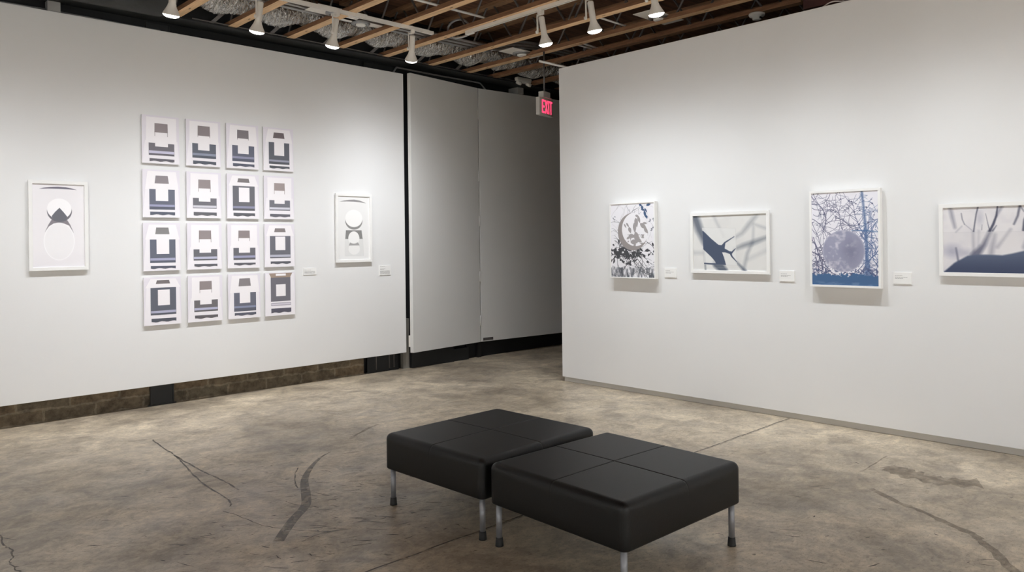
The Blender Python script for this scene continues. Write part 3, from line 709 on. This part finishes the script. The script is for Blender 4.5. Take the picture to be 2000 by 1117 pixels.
# window v0, v1, leg end (0 = none), flap bottom, notch bottom, lilac v0, v1, dark end, strip v0, v1, notch u0, u1, flap half-widths top / bottom, notch top (0 = flap bottom), dark rgb, window rgb, lilac rgb
A_, B_, C_ = (112, 110, 122), (98, 106, 126), (104, 106, 124)
TILES = {
 (0,0): (.16,.35,.43,.575,.645,.735,.79,.83,.895,.965,.345,.69,.40,.41,0,(116,112,122),(150,140,142),(196,192,224)),
 (0,1): (.125,.34,.37,.51,.655,.72,.77,.825,.885,.965,.34,.67,.41,.42,0,(98,104,120),(144,134,136),(138,148,176)),
 (0,2): (.13,.32,.35,.48,.665,.725,.775,.84,.885,.96,.35,.685,.40,.44,0,(100,104,128),(130,124,128),(140,142,180)),
 (0,3): (.11,.24,0,.34,.645,.745,.79,.845,.885,.955,.355,.685,.36,.45,0,(98,100,112),(116,106,108),(150,152,180)),
 (1,0): (.125,.29,0,.41,.655,.73,.775,.835,.88,.955,.345,.68,.38,.45,0,(104,108,130),(146,138,142),(150,152,196)),
 (1,1): (.165,.355,.43,.565,.64,.725,.775,.79,.87,.955,.345,.68,.40,.41,0,(116,114,124),(152,142,142),(206,204,216)),
 (1,2): (.095,.185,0,.265,.625,.72,.77,.82,.87,.955,.365,.695,.35,.46,.30,(108,108,116),(132,126,126),(140,142,180)),
 (1,3): (.16,.335,.415,.56,.64,.725,.775,.80,.88,.96,.34,.68,.40,.40,0,(118,118,130),(164,152,150),(206,204,220)),
 (2,0): (.095,.235,0,.345,.65,.735,.785,.835,.895,.965,.35,.69,.36,.46,0,(100,106,126),(140,138,138),(160,162,204)),
 (2,1): (.155,.345,.415,.565,.64,.725,.775,.805,.88,.95,.345,.68,.40,.41,0,(108,108,116),(152,142,142),(180,182,216)),
 (2,2): (.155,.325,.39,.545,.655,.72,.77,.815,.88,.945,.345,.69,.40,.41,0,(108,106,116),(148,138,138),(150,152,196)),
 (2,3): (.10,.19,0,.28,.61,.715,.77,.795,.87,.94,.355,.685,.36,.46,.295,(110,110,122),(138,130,130),(182,182,204)),
 (3,0): (.065,.14,0,.22,.59,.70,.75,.79,.86,.945,.37,.69,.34,.47,.265,(96,100,116),(124,118,118),(168,170,206)),
 (3,1): (.125,.31,.38,.535,.63,.70,.75,.785,.86,.94,.345,.68,.40,.41,0,(112,108,112),(148,138,138),(176,178,216)),
 (3,2): (.10,.275,0,.42,.655,.72,.765,.84,.87,.945,.35,.68,.40,.46,0,(104,106,126),(140,134,136),(128,140,180)),
 (3,3): None,
}
ROWW = ('top row', 'second row', 'third row', 'bottom row'); COLW = ('first column', 'second column', 'third column', 'last column')
def tile_look(r, c):
    p = TILES[(r, c)]
    if p is None: return 'brown flap lifted open'
    if p[14]: return 'small slot over white rectangle'
    if p[2]: return 'square window over shallow dark tray'
    return 'wide window over deep dark U'
def tile_print(r, c, parent, z0=0.0):
    polys = []          # (list of (u, v), colour), stacked outwards
    def rect(u0, u1, v0, v1, col): polys.append(([(u0, v0), (u1, v0), (u1, v1), (u0, v1)], col))
    rect(0, 1, 0, 1, MARG)
    p = TILES[(r, c)]
    du0, du1 = .175, .862
    if p:
        w0, w1, leg, fb, nb, l0, l1, de, s0, s1, n0, n1, ft, fbw, nt, dk, wc, lc = p
        cx = .515
        soft = lambda c_, k, a: tuple(int(x * (1 - k) + sum(c_) / 3 * k + a) for x in c_)
        dk, lc = soft(dk, .35, 4), soft(lc, .4, 4)
        polys.append(([(.08, fb - .05), (.95, fb - .05), (1.0, 1.0), (0.0, 1.0)], W_))
        rect(du0, du1, fb - .01, de, dk)
        rect(du0 + .008, du1 - .008, l0, l1, lc)
        rect(du0 + .008, du1, l1, de, tuple(int(x * .92) for x in dk))
        polys.append(([(cx - ft, .035), (cx + ft, .035), (cx + fbw, fb), (cx - fbw, fb)], FLAP))
        t = nt or fb - .004; rect(n0, n1, t, nb, FLAP)
        k = .0 if leg else .012
        polys.append(([(.335 + k, w0), (.685 - k, w0), (.69 + k, w1), (.33 - k, w1)], wc))
        if leg: rect(.333, .345, w1, leg, wc); rect(.675, .688, w1, leg, wc)
        dk2 = tuple(int(x * .90) for x in dk)
    else:
        s0, s1, dk2 = .83, .945, (96, 94, 106)
        polys.append(([(.04, .02), (.96, .02), (1, 1), (0, 1)], W_))
        rect(.185, .845, .10, .67, (118, 116, 124))
        polys.append(([(.13, .012), (.91, .012), (.835, .115), (.20, .115)], (164, 146, 132)))
        rect(.355, .69, .025, .075, FLAP); rect(.36, .68, .275, .55, FLAP)
        rect(.19, .85, .705, .77, (150, 146, 158)); rect(.20, .84, .717, .757, (214, 208, 218))
    strip = [(.192, s0), (.862, s0 + .006)] + [(.862 - .67 * i / 12, s1 - .012 + .009 * math.sin(i * 1.15 + c + r)) for i in range(13)]
    polys.append((strip, dk2))
    V, F, Cc = [], [], []
    for k, (pts, col) in enumerate(polys):
        n = len(V); y = -0.0252 - 0.00012 * k
        for u, v in pts: V.append(((u - .5) * TW, y, TH * (1 - v))); Cc.append(col)
        F.append(tuple(range(n, n + len(pts))))
    me = bpy.data.meshes.new('print'); me.from_pydata(V, [], F); me.update()
    bm = bmesh.new(); bm.from_mesh(me)
    for f in bm.faces:
        f.normal_update()
        if f.normal.y > 0: f.normal_flip()
    bm.to_mesh(me); bm.free()
    ca = me.color_attributes.new('Col', 'FLOAT_COLOR', 'POINT')
    for i, col in enumerate(Cc): ca.data[i].color = tuple(s2l(col)) + (1.0,)
    me.materials.append(M['print'])
    return link('print', me, parent)
board_me = MB().box(-TW/2, TW/2, -0.025, -0.013, 0, TH).mesh('mount_board', M['board'])
cleat_me = MB().box(-TW/2 + .03, TW/2 - .03, -0.013, 0.0, 0.05, TH - .05).mesh('cleat', M['board'])
TX = (2.6625, 3.0755, 3.4830, 3.8850); TZ = (2.358, 1.837, 1.322, 0.798)
for r in range(4):
    for c in range(4):
        e = empty('unframed_print', (TX[c], YL, TZ[r]), 0, 'print with %s, %s, %s of the grid' % (tile_look(r, c), ROWW[r], COLW[c]), 'print', 'grid of sixteen unframed prints')
        link('mount_board', board_me, e); link('cleat', cleat_me, e); tile_print(r, c, e)

# --- wall labels
def wall_label(side, h, z0, w, ht, lines, label):
    loc, rz = wall_pt(side, h, z0)
    e = empty('wall_label', loc, rz, label, 'label', 'small white wall labels')
    MB().box(-w/2, w/2, -0.008, 0, 0, ht).build('card', M['white_frame'], e)
    rn = random.Random(int(h * 100)); t = MB(); last = None
    for v, u0, u1 in lines:
        if last is not None and v - last > .13: t.build('lettering', M['text'], e); t = MB()
        last = v
        u = u0
        while u < u1 - .02:
            l = min(rn.uniform(.05, .13), u1 - u); t.quad([((u - .5) * w, -0.0084, ht * (1 - v) - .0018), ((u + l - .5) * w, -0.0084, ht * (1 - v) - .0018), ((u + l - .5) * w, -0.0084, ht * (1 - v) + .0018), ((u - .5) * w, -0.0084, ht * (1 - v) + .0018)]); u += l + .02
    t.build('lettering', M['text'], e)
wall_label('L', 4.252, 1.222, 0.160, 0.074, [(.30, .08, .60)] + [(.50 + .09 * k, .08, .90) for k in range(4)], 'low wide wall label between the print grid and the framed arch print')
wall_label('L', 5.256, 1.181, 0.162, 0.117, [(.12, .06, .50), (.36, .06, .52), (.42, .06, .4)] + [(.58 + .06 * k, .06, .92) for k in range(6)], 'squarish wall label with a grey paragraph at the end of the left wall')
for h, z, w, lab in ((4.268, 1.193, .137, 'small white wall label right of the crescent photograph'), (3.074, 1.188, .136, 'small white wall label right of the blurred branch photograph'), (2.135, 1.194, .132, 'small white wall label right of the blue disc photograph')):
    wall_label('R', h, z, w, .090, [(.28, .10, .50), (.42, .10, .78), (.52, .10, .55)], lab)
# ------------------------------------------------------------------ roof trusses
XF = [2.80, 3.35, 3.985, 4.595, 5.20, 5.87, 6.49, 6.955, 7.67, 8.28, 8.89]
TL = ['first timber truss from the left, its end hidden by the black duct', 'timber truss left of the second spotlight, crossed by the light track', 'timber truss between second and third spotlights of the left track',
      'timber truss just left of the end of the left light track', 'timber truss carrying the right light track along its underside', 'timber truss just right of the right light track', 'timber truss from which the exit sign hangs',
      'timber truss running just above the top of the right wall', 'dark timber truss seen in the gap above the exit sign, beyond the right wall', 'second timber truss beyond the right wall, above the exit sign', 'farthest timber truss beyond the right wall']
Y0, Y1 = -0.6, 7.56
bays = [(-0.45 + .80 * k) for k in range(10)]
def web_mesh(dy):
    m = MB().tube([(0, 0, ZC + .019), (0, dy * .12, ZC + .05), (0, dy * .88, ZD - .06), (0, dy, ZD - .019)], 0.011, 8)
    return m.mesh('web', M['web_steel'])
WA, WB = web_mesh(.34), web_mesh(-.34)
slot_me = MB().box(-.004, .004, -.022, .022, -.0006, .001).mesh('nail_slot', M['hole'])
for i, x in enumerate(XF):
    e = empty('timber_truss', (x - .045, 0, 0), 0, TL[i], 'truss', 'timber roof trusses')
    old = i >= 5
    m = M['wood_old'] if i in (7, 8, 9, 10) else M['wood']
    y1 = Y1; y0 = 3.2 if i == 7 else Y0
    ch = MB().box(-.0445, .0445, y0, y1, ZC, ZC + .045).build('bottom_chord', m, e)
    ch.data.materials.append(M['wood_side_shade'])
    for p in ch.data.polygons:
        if abs(p.normal.x) > .9: p.material_index = 1            # side faces take a darker brown that paints in their shade
    MB().box(-.0445, .0445, Y0, 7.40, ZD - .038, ZD).build('top_chord', M['wood_old'], e)
    for k, b in enumerate(bays):
        if b > y0 or i != 7:
            link('web', WA, e, (0.012, b + .02, 0)); link('web', WB, e, (-0.012, b + .76, 0))
    rn = random.Random(i)
    for k, b in enumerate(bays):
        if b > y0: link('nail_slot', slot_me, e, (rn.uniform(-.012, .012), b + .37 + rn.uniform(-.03, .03), ZC))
mb_ = MB().box(-.06, .02, -3.9, 3.19, ZC - .07, ZD - .040)
tag(mb_.build('fascia_board', M['maroon'], None, (6.955, 0, 0)), 'dark maroon timber beam above the right end of the right wall', 'beam')

# ------------------------------------------------------------------ services in the ceiling
def sag_duct(x0, x1, yc, zc, r, name, m, label, seed, step=.007, crinkle=.011, sag=.06):
    rn = random.Random(seed); prof = MB(); seg = 28; n = int((x1 - x0) / step); ph = [rn.uniform(0, 6.28) for _ in range(8)]
    for i in range(n + 1):
        x = x0 + (x1 - x0) * i / n
        dn = min(abs(x - q + .045) for q in XF); dz = -sag * min(1, max(0, dn - .05) / .2) ** 1.3
        rib = (0.5 + 0.5 * math.sin(x * 165 + 3 * math.sin(x * 9 + ph[0]))) * crinkle
        big = 1 + .06 * math.sin(x * 7 + ph[1]) + .04 * math.sin(x * 17 + ph[2])
        for k in range(seg):
            a = 2 * PI * k / seg
            rr = r * big - rib * (1 + .6 * math.sin(3 * a + x * 40 + ph[3])) + .004 * math.sin(5 * a + 23 * x + ph[4])
            prof.v.append((x, yc + rr * math.cos(a), zc + dz + rr * math.sin(a)))
    for i in range(n):
        for k in range(seg):
            j = (k + 1) % seg
            prof.f.append((i*seg + k, i*seg + j, (i+1)*seg + j, (i+1)*seg + k)); prof.sm.append(True)
    prof.f.append(tuple(range(seg))); prof.f.append(tuple(n*seg + k for k in range(seg))); prof.sm += [False, False]
    return tag(prof.build(name, m), label, 'duct')
sag_duct(2.86, 9.0, 7.15, 3.972, 0.150, 'flexible_duct', M['foil'], 'crinkled silver flexible duct running through the timber trusses', 3)
# charcoal wrapped duct, upper left
bd = MB(); bd.lathe([(.02, 0), (.20, .004), (.235, .03), (.24, .06), (.24, 3.6)], 36, Matrix.Translation((2.60, 7.30, 3.93)) @ Matrix.Rotation(-PI/2, 4, 'Y'))
tag(bd.build('wrapped_duct', M['black_duct']), 'large charcoal wrapped duct at the upper left above the left wall', 'duct')
def pipe(path, r, m, label, name='conduit', group='conduits among the trusses', seg=10):
    return tag(MB().tube(path, r, seg).build(name, M[m]), label, 'conduit', group)
for k, (y, z, lab) in enumerate(((6.53, 3.846, 'grey conduit nearest the left light track, through the trusses'), (6.63, 3.846, 'grey conduit in the middle of three beside the silver duct'), (6.73, 3.846, 'grey conduit closest to the silver duct'))):
    bend = [(2.9, y, z), (5.6 + .12 * k, y, z), (6.0 + .1 * k, y - .02, z + .03), (6.35 + .1 * k, y - .10, z + .10), (7.1, y - .14, z + .13), (9.0, y - .14, z + .13)]
    pipe([tuple(p) for p in smooth_path(bend, 5)], .015, 'conduit', lab)
pipe([(3.9, 5.66, 3.817), (5.20, 5.66, 3.817)], .012, 'white_pipe', 'bright white conduit stub above the left end of the right light track')
pipe([(5.95, 4.88, 3.815), (6.50, 4.89, 3.815)], .010, 'white_pipe', 'short bright conduit right of the second spotlight of the right track')
pipe([(6.50, 5.72, 3.815), (6.93, 5.73, 3.815)], .011, 'white_pipe', 'upper of two short bright conduits above the corner of the right wall')
pipe([(6.50, 5.63, 3.815), (6.96, 5.68, 3.815)], .011, 'white_pipe', 'lower of two short bright conduits above the corner of the right wall')
pipe([(2.9, 7.44, 3.770), (7.4, 7.44, 3.770)], .006, 'web_steel', 'thin conduit along the top edge of the black steel beam')
pipe([(5.90, 5.655, ZR1 + .013), (6.28, 5.655, ZR1 + .013), (6.40, 5.655, ZR1 + .013)], .012, 'white_pipe', 'thick pale pipe ending on the corner of the right wall')
pipe([tuple(p) for p in smooth_path([(5.47, 7.76, 3.66), (5.529, 7.76, 3.743), (5.591, 7.76, 3.748), (6.12, 7.76, 3.742), (6.73, 7.76, 3.745), (6.895, 7.76, 3.742), (6.95, 7.76, 3.717), (7.02, 7.76, 3.66)], 5)], .011, 'conduit', 'thin pale conduit looping over the top of the nearer hinged panel')
pipe([(1.05, 7.735, 3.675), (1.55, 7.735, 3.678), (1.735, 7.735, 3.682)], .009, 'conduit', 'thin conduit entering the grey box on top of the left wall')
pipe([(1.80, 7.735, 3.68), (2.7, 7.735, 3.672)], .008, 'conduit', 'thin conduit leaving the right side of the grey box on the left wall')
jb = empty('junction_box', (1.775, 7.72, 3.658), 0, 'grey electrical box on top of the left wall, far left', 'electrical box', 'grey electrical boxes above the walls')
MB().box(-.052, .052, -.045, .045, 0, .095).build('box', M['box_grey'], jb, bevel=0.004)
MB().box(-.048, .048, -.049, -.044, .005, .09).build('cover', M['box_grey'], jb, bevel=0.002)
jb2 = empty('junction_box', (7.57, 7.66, 3.66), 0, 'grey electrical box below the emergency light', 'electrical box', 'grey electrical boxes above the walls')
MB().box(-.06, .06, -.03, .16, 0, .09).build('box', M['box_grey'], jb2, bevel=0.004)
MB().box(-.055, .055, -.034, -.029, .005, .085).build('cover', M['box_grey'], jb2, bevel=0.002)
# flexible cable looping up from the right track
loop = [(5.22, 6.02, 3.742), (5.22, 6.11, 3.738), (5.22, 6.238, 3.752), (5.225, 6.324, 3.80), (5.23, 6.375, 3.855), (5.24, 6.383, 3.901), (5.25, 6.347, 3.938), (5.26, 6.278, 3.956), (5.27, 6.209, 3.950), (5.28, 6.15, 3.925), (5.29, 6.10, 3.88), (5.30, 6.05, 3.845), (5.31, 5.95, 3.83)]
tag(MB().tube(smooth_path(loop, 4), .012, 10).build('flexible_conduit', M['conduit']), 'grey flexible conduit looping up from the end of the right light track', 'conduit')
# white cable over the right wall
cab = [(6.34, 2.86, ZR1 + .004), (6.33, 2.79, ZR1 + .006), (6.32, 2.745, ZR1 + .012), (6.31, 2.70, ZR1 + .026), (6.30, 2.65, ZR1 + .028), (6.30, 2.59, ZR1 + .014), (6.31, 2.53, ZR1 + .006), (6.33, 2.4, ZR1 + .005)]
tag(MB().tube(smooth_path(cab, 5), .0055, 8).build('cable', M['cable']), 'white cable humped over the top edge of the right wall', 'cable')
# black bracket hanging at the beam
br = MB().box(-.09, .09, -.03, .03, .10, .20).box(-.045, .045, -.03, .03, -.02, .10)
tag(br.build('beam_bracket', M['black_steel'], None, (7.10, 7.42, 3.79)), 'black steel bracket on the beam, left of the emergency light', 'bracket')
# diagonal braces near the beam
for i, x in enumerate((3.10, 3.72, 4.35, 4.96, 5.63, 6.25)):
    tag(MB().box(-.016, .016, -.006, .006, 0, .34).build('brace', M['web_steel']), 'short dark steel brace on the black beam behind the silver duct', 'brace', 'short braces on the black beam')
    o = bpy.context.scene.objects[COL.objects[-1].name]; o.location = (x, 7.50, 3.765); o.rotation_euler = (0.35, .75, 0)

# recessed lights in their pans
def downlight(x, y, z, lab, r=.05, plate=(.17, .33)):
    e = empty('recessed_light', (x, y, z), 0, lab, 'recessed light', 'recessed lights between the trusses')
    MB().box(-.27, .27, -plate[0], plate[0], 0.004, 0.008).build('mounting_pan', M['white_metal'], e)
    MB().lathe([(r * 1.9, .004), (r * 1.9, -.01), (r * 1.25, -.018), (r * 1.1, -.004), (r * 1.1, .006)], 28, caps=False).build('trim_ring', M['grey_metal'], e)
    MB().lathe([(r, .004), (r, -.024), (r * .8, -.030), (.001, -.031)], 28).build('diffuser', M['frost'], e)
    return e
downlight(3.91, 6.47, ZC + .038, 'round recessed light in a white pan above the left light track', .055, (.13, .33))
downlight(4.27, 6.60, ZC + .038, 'round recessed light just right of the third spotlight of the left track', .05, (.05, .1))
downlight(6.38, 6.40, ZC + .038, 'round recessed light in a pan left of the exit sign rod', .06, (.12, .3))
downlight(6.40, 4.46, ZC + .038, 'round recessed light right below the third spotlight of the right track', .055, (.12, .3))
e = empty('smoke_detector', (6.90, 3.66, ZC - .0), 0, 'white smoke detector under the truss above the right wall', 'smoke detector')
MB().lathe([(.075, 0), (.078, -.012), (.070, -.028), (.045, -.034), (.042, -.058), (.030, -.064), (.001, -.065)], 28).build('body', M['white_metal'], e)
MB().box(-.02, .02, -.048, -.030, -.056, -.040).build('vent', M['hole'], e)

# emergency light: case with two lamp heads
e = empty('emergency_light', (7.415, 7.455, 3.775), 0, 'white two-headed emergency light on the black beam left of the exit sign', 'emergency light')
MB().prism([(-.140, .040), (-.132, .0), (-.085, -.018), (.085, -.018), (.132, .0), (.140, .040), (.128, .052), (-.128, .052)], -.065, 0.0, 'y').build('case', M['white_metal'], e, bevel=0.008, bseg=3)
hm = MB().lathe([(.018, .026), (.039, .016), (.042, -.010), (.039, -.020), (.001, -.022)], 24, Matrix.Rotation(math.radians(35), 4, 'X')).mesh('lamp_head', M['white_metal'])
for sx in (-1, 1): link('lamp_head', hm, e, (sx * .095, -.045, -.026))

# exit sign
ex, ey = 6.40, 6.06
e = empty('exit_sign', (ex, ey, 3.015), math.radians(12.2), 'hanging exit sign with red lit letters on a thin rod', 'exit sign')
SW, SH, ST = .305, .205, .05
MB().box(-SW/2, SW/2, -ST/2, ST/2, 0, SH).build('housing', M['exit_body'], e, bevel=0.006)
MB().box(-.075, .075, -.035, .035, SH + .012, SH + .075).build('canopy', M['exit_body'], e, bevel=0.003)
MB().box(-.095, .095, -.045, .045, SH, SH + .012).build('mounting_plate', M['exit_body'], e, bevel=0.004)
MB().tube([(0, 0, SH + .075), (0, 0, ZC - 3.015)], .0105, 12).build('rod', M['web_steel'], e)
def letter(kind, x, w):
    m = MB(); z0, z1 = .028, .180; t = .020; ya, yb = -ST/2 - .002, -ST/2 + .002
    if kind == 'E':
        m.box(x, x + t, ya, yb, z0, z1)
        for z in (z0, (z0 + z1 - t) / 2, z1 - t): m.box(x + t, x + w, ya, yb, z, z + t)
    if kind == 'X':
        m.prism([(x, z0), (x + t, z0), (x + w, z1), (x + w - t, z1)], ya, yb); m.prism([(x + w - t, z0), (x + w, z0), (x + t, z1), (x, z1)], ya - .0004, yb)
    if kind == 'I': m.box(x, x + t, ya, yb, z0, z1)
    if kind == 'T': m.box(x, x + w, ya, yb, z1 - t, z1); m.box(x + w/2 - t/2, x + w/2 + t/2, ya, yb, z0, z1 - t)
    m.build('letter', M['exit_red'], e)
for kd, x, w in (('E', -.098, .058), ('X', -.033, .066), ('I', .042, .02), ('T', .069, .062)): letter(kd, x, w)

# ------------------------------------------------------------------ track lighting
def track(name_label, p0, p1, along, group='white light tracks'):
    e = empty('light_track', p0, 0, name_label, 'light track', group)
    L = (p1[0] - p0[0]) if along == 'x' else (p1[1] - p0[1])
    h = .0175; z0, z1 = -.033, 0.0
    def bx(a0, a1, b0, b1, c0, c1, m=None):
        m = m or MB()
        return m.box(a0, a1, b0, b1, c0, c1) if along == 'x' else m.box(b0, b1, a0, a1, c0, c1)
    m = bx(0, L, -h, -h + .009, z0, z1); bx(0, L, h - .009, h, z0, z1, m); bx(0, L, -h + .009, h - .009, z0 + .012, z1, m)
    m.build('rail', M['white_metal'], e)
    bx(0, L, -.006, .006, z0 + .006, z0 + .011).build('slot', M['hole'], e)
    return e, L
t1, _ = track('white light track parallel to the left wall', (0.9, 6.25, ZC), (4.86, 6.25, ZC), 'x')
MB().box(3.88, 4.02, -.019, .019, -.036, -.002).build('end_feed', M['white_metal'], t1, bevel=0.003)
t2, _ = track('white light track parallel to the right wall, under a truss', (5.17, 0.2, ZC), (5.17, 5.97, ZC), 'y')
MB().box(-.024, .024, 5.70, 5.80, -.045, -.002).build('end_feed', M['white_metal'], t2, bevel=0.004)

def make_head(tilt, label, group):
    """spotlight pointing towards local +y and down"""
    e = empty('track_spotlight', (0, 0, 0), 0, label, 'spotlight', group)
    MB().box(-.018, .018, -.030, .030, -.068, -.030).build('adapter', M['white_metal'], e, bevel=0.003)
    yk = MB().box(-.047, -.041, -.011, .011, -.235, -.060).box(-.047, -.006, -.011, .011, -.075, -.066)
    ykm = yk.build('yoke', M['white_metal'], e, bevel=0.0015)
    MB().lathe([(.016, -.008), (.016, .006), (.010, .008)], 14, Matrix.Translation((-.051, 0, -.225)) @ Matrix.Rotation(PI/2, 4, 'Y')).build('knob', M['white_metal'], ykm)
    R = Matrix.Translation((0, .006, -.085)) @ Matrix.Rotation(tilt, 4, 'X')
    MB().lathe([(.019, -.0), (.0275, -.010), (.0285, -.17), (.031, -.175)], 24, R).build('lamp_holder', M['white_metal'], e)
    MB().lathe([(.031, -.172), (.035, -.190), (.052, -.225), (.066, -.252), (.067, -.258)], 28, R, caps=False).build('reflector', M['white_metal'], e)
    MB().lathe([(.0655, -.256), (.058, -.270), (.034, -.281), (.001, -.284)], 28, R, caps=False).build('bulb', M['lens'], e)
    return e, R
def lamp_profile(sigma):
    """photometric curve of a soft flood lamp, kept as a text inside the file"""
    ang = list(range(0, 91, 3))
    cd = [1000.0 * math.exp(-(a / sigma) ** 2 / 2) * (1 if a < 80 else (90 - a) / 10) for a in ang]
    t = bpy.data.texts.new('flood_lamp_profile')
    t.write('IESNA:LM-63-2002\nTILT=NONE\n1 -1 1 %d 1 1 2 0 0 0\n1 1 1\n' % len(ang))
    t.write(' '.join('%d' % a for a in ang) + '\n0\n' + ' '.join('%.2f' % c for c in cd) + '\n')
    return t
PROF = lamp_profile(22)
def add_light(e, R, watts, col, tilt):
    ld = bpy.data.lights.new('lamp_beam', 'POINT'); ld.energy = watts; ld.color = col; ld.shadow_soft_size = 0.04
    ld.use_nodes = True; nt = ld.node_tree; em = nt.nodes['Emission']
    ies = nt.nodes.new('ShaderNodeTexIES'); ies.mode = 'INTERNAL'; ies.ies = PROF; ies.inputs['Strength'].default_value = 0.01
    nt.links.new(ies.outputs['Fac'], em.inputs['Strength'])
    o = bpy.data.objects.new('lamp_beam', ld); COL.objects.link(o); o.parent = e
    o.location = R @ Vector((0, 0, -.32)); o.rotation_euler = (tilt, 0, 0)
    return o
TILT1, TILT2 = math.radians(18), math.radians(13)
WARM = (.945, 1.0, 1.055)
def row(items, origin, rz, tilt, cone, col, aim, group):
    for h, lab, wt in items:
        tl, yaw = (math.radians(29), -.5) if h == 4.66 else (tilt, 0)      # the end lamp is turned towards the hinged panels
        e, R = make_head(tl, lab, group); e.location = origin(h); e.rotation_euler = (0, 0, rz + yaw)
        add_light(e, R, wt * (K if wt < 400 else 1), col, tl)
K = 0.60
row([(1.15, 'far left spotlight of the left track, outside the first truss', 235), (2.30, 'leftmost visible spotlight, in front of the charcoal duct', 190), (3.03, 'second spotlight from the left, beside the silver duct', 190),
     (3.78, 'third spotlight from the left, lens fully lit', 205), (4.66, 'spotlight at the right end of the left track', 280)],
    lambda h: (h, 6.25, ZC), 0, TILT1, 88, (.965, 1.0, 1.05), 27, 'spotlights on the left track')
row([(4.93, 'spotlight of the right track nearest the exit sign', 155), (4.33, 'middle visible spotlight of the right track', 150), (3.67, 'spotlight of the right track cut by the top of the picture', 150),
     (2.75, 'spotlight of the right track above the viewer', 170), (1.75, 'second spotlight of the right track above the viewer', 170), (0.75, 'nearest spotlight of the right track', 150)],
    lambda h: (5.17, h, ZC), -PI / 2, TILT2, 92, WARM, 22, 'spotlights on the right track')
# unseen tracks and spotlights added as fill to raise the ambient light
track('added white fill light track along the wall behind the viewer', (-1.6, -2.4, ZC), (5.0, -2.4, ZC), 'x', None)
row([(x, 'added fill spotlight on the track behind the viewer', 1200) for x in (-1.2, 0.6, 2.4, 4.2)], lambda h: (h, -2.4, ZC), PI, TILT2, 110, WARM, 34, 'added fill spotlights behind the viewer')
track('added white fill light track along the side wall left of the viewer', (-1.5, -1.0, ZC), (-1.5, 6.0, ZC), 'y', None)
row([(y, 'added fill spotlight on the track left of the viewer', 620) for y in (-0.6, 1.4, 3.4, 5.2)], lambda h: (-1.5, h, ZC), PI / 2, TILT2, 110, WARM, 34, 'added fill spotlights left of the viewer')

# ------------------------------------------------------------------ world, camera, view
wd_ = bpy.data.worlds.new('World'); SC.world = wd_; wd_.use_nodes = True
bg = wd_.node_tree.nodes['Background']; bg.inputs['Color'].default_value = (1, .97, .93, 1); bg.inputs['Strength'].default_value = 0.02

F_PX, CY = 1480.94, 475.375
cd = bpy.data.cameras.new('camera'); cam = bpy.data.objects.new('camera', cd); COL.objects.link(cam)
cd.sensor_fit = 'HORIZONTAL'; cd.sensor_width = 36.0; cd.lens = 36.0 * F_PX / 2000.0
cd.shift_x = 0.0; cd.shift_y = -(558.5 - CY) / 2000.0
cd.clip_start = 0.05
yaw, pitch, roll = 0.80319, -0.00072, -0.01208
w = Vector((math.cos(yaw) * math.cos(pitch), math.sin(yaw) * math.cos(pitch), math.sin(pitch)))
r = Vector((math.sin(yaw), -math.cos(yaw), 0)); u = r.cross(w)
r2 = math.cos(roll) * r + math.sin(roll) * u; u2 = -math.sin(roll) * r + math.cos(roll) * u
mw = Matrix((r2, u2, -w)).transposed().to_4x4(); mw.translation = Vector((0, 0, 1.55)); cam.matrix_world = mw
SC.camera = cam

SC.view_settings.view_transform = 'Standard'; SC.view_settings.look = 'None'
SC.view_settings.gamma = 1.0; SC.view_settings.exposure = 0.60; SC.view_settings.use_curve_mapping = False
SC.cycles.use_denoising = True
SC.cycles.max_bounces = 10; SC.cycles.diffuse_bounces = 6
SC.cycles.sample_clamp_indirect = 4.0
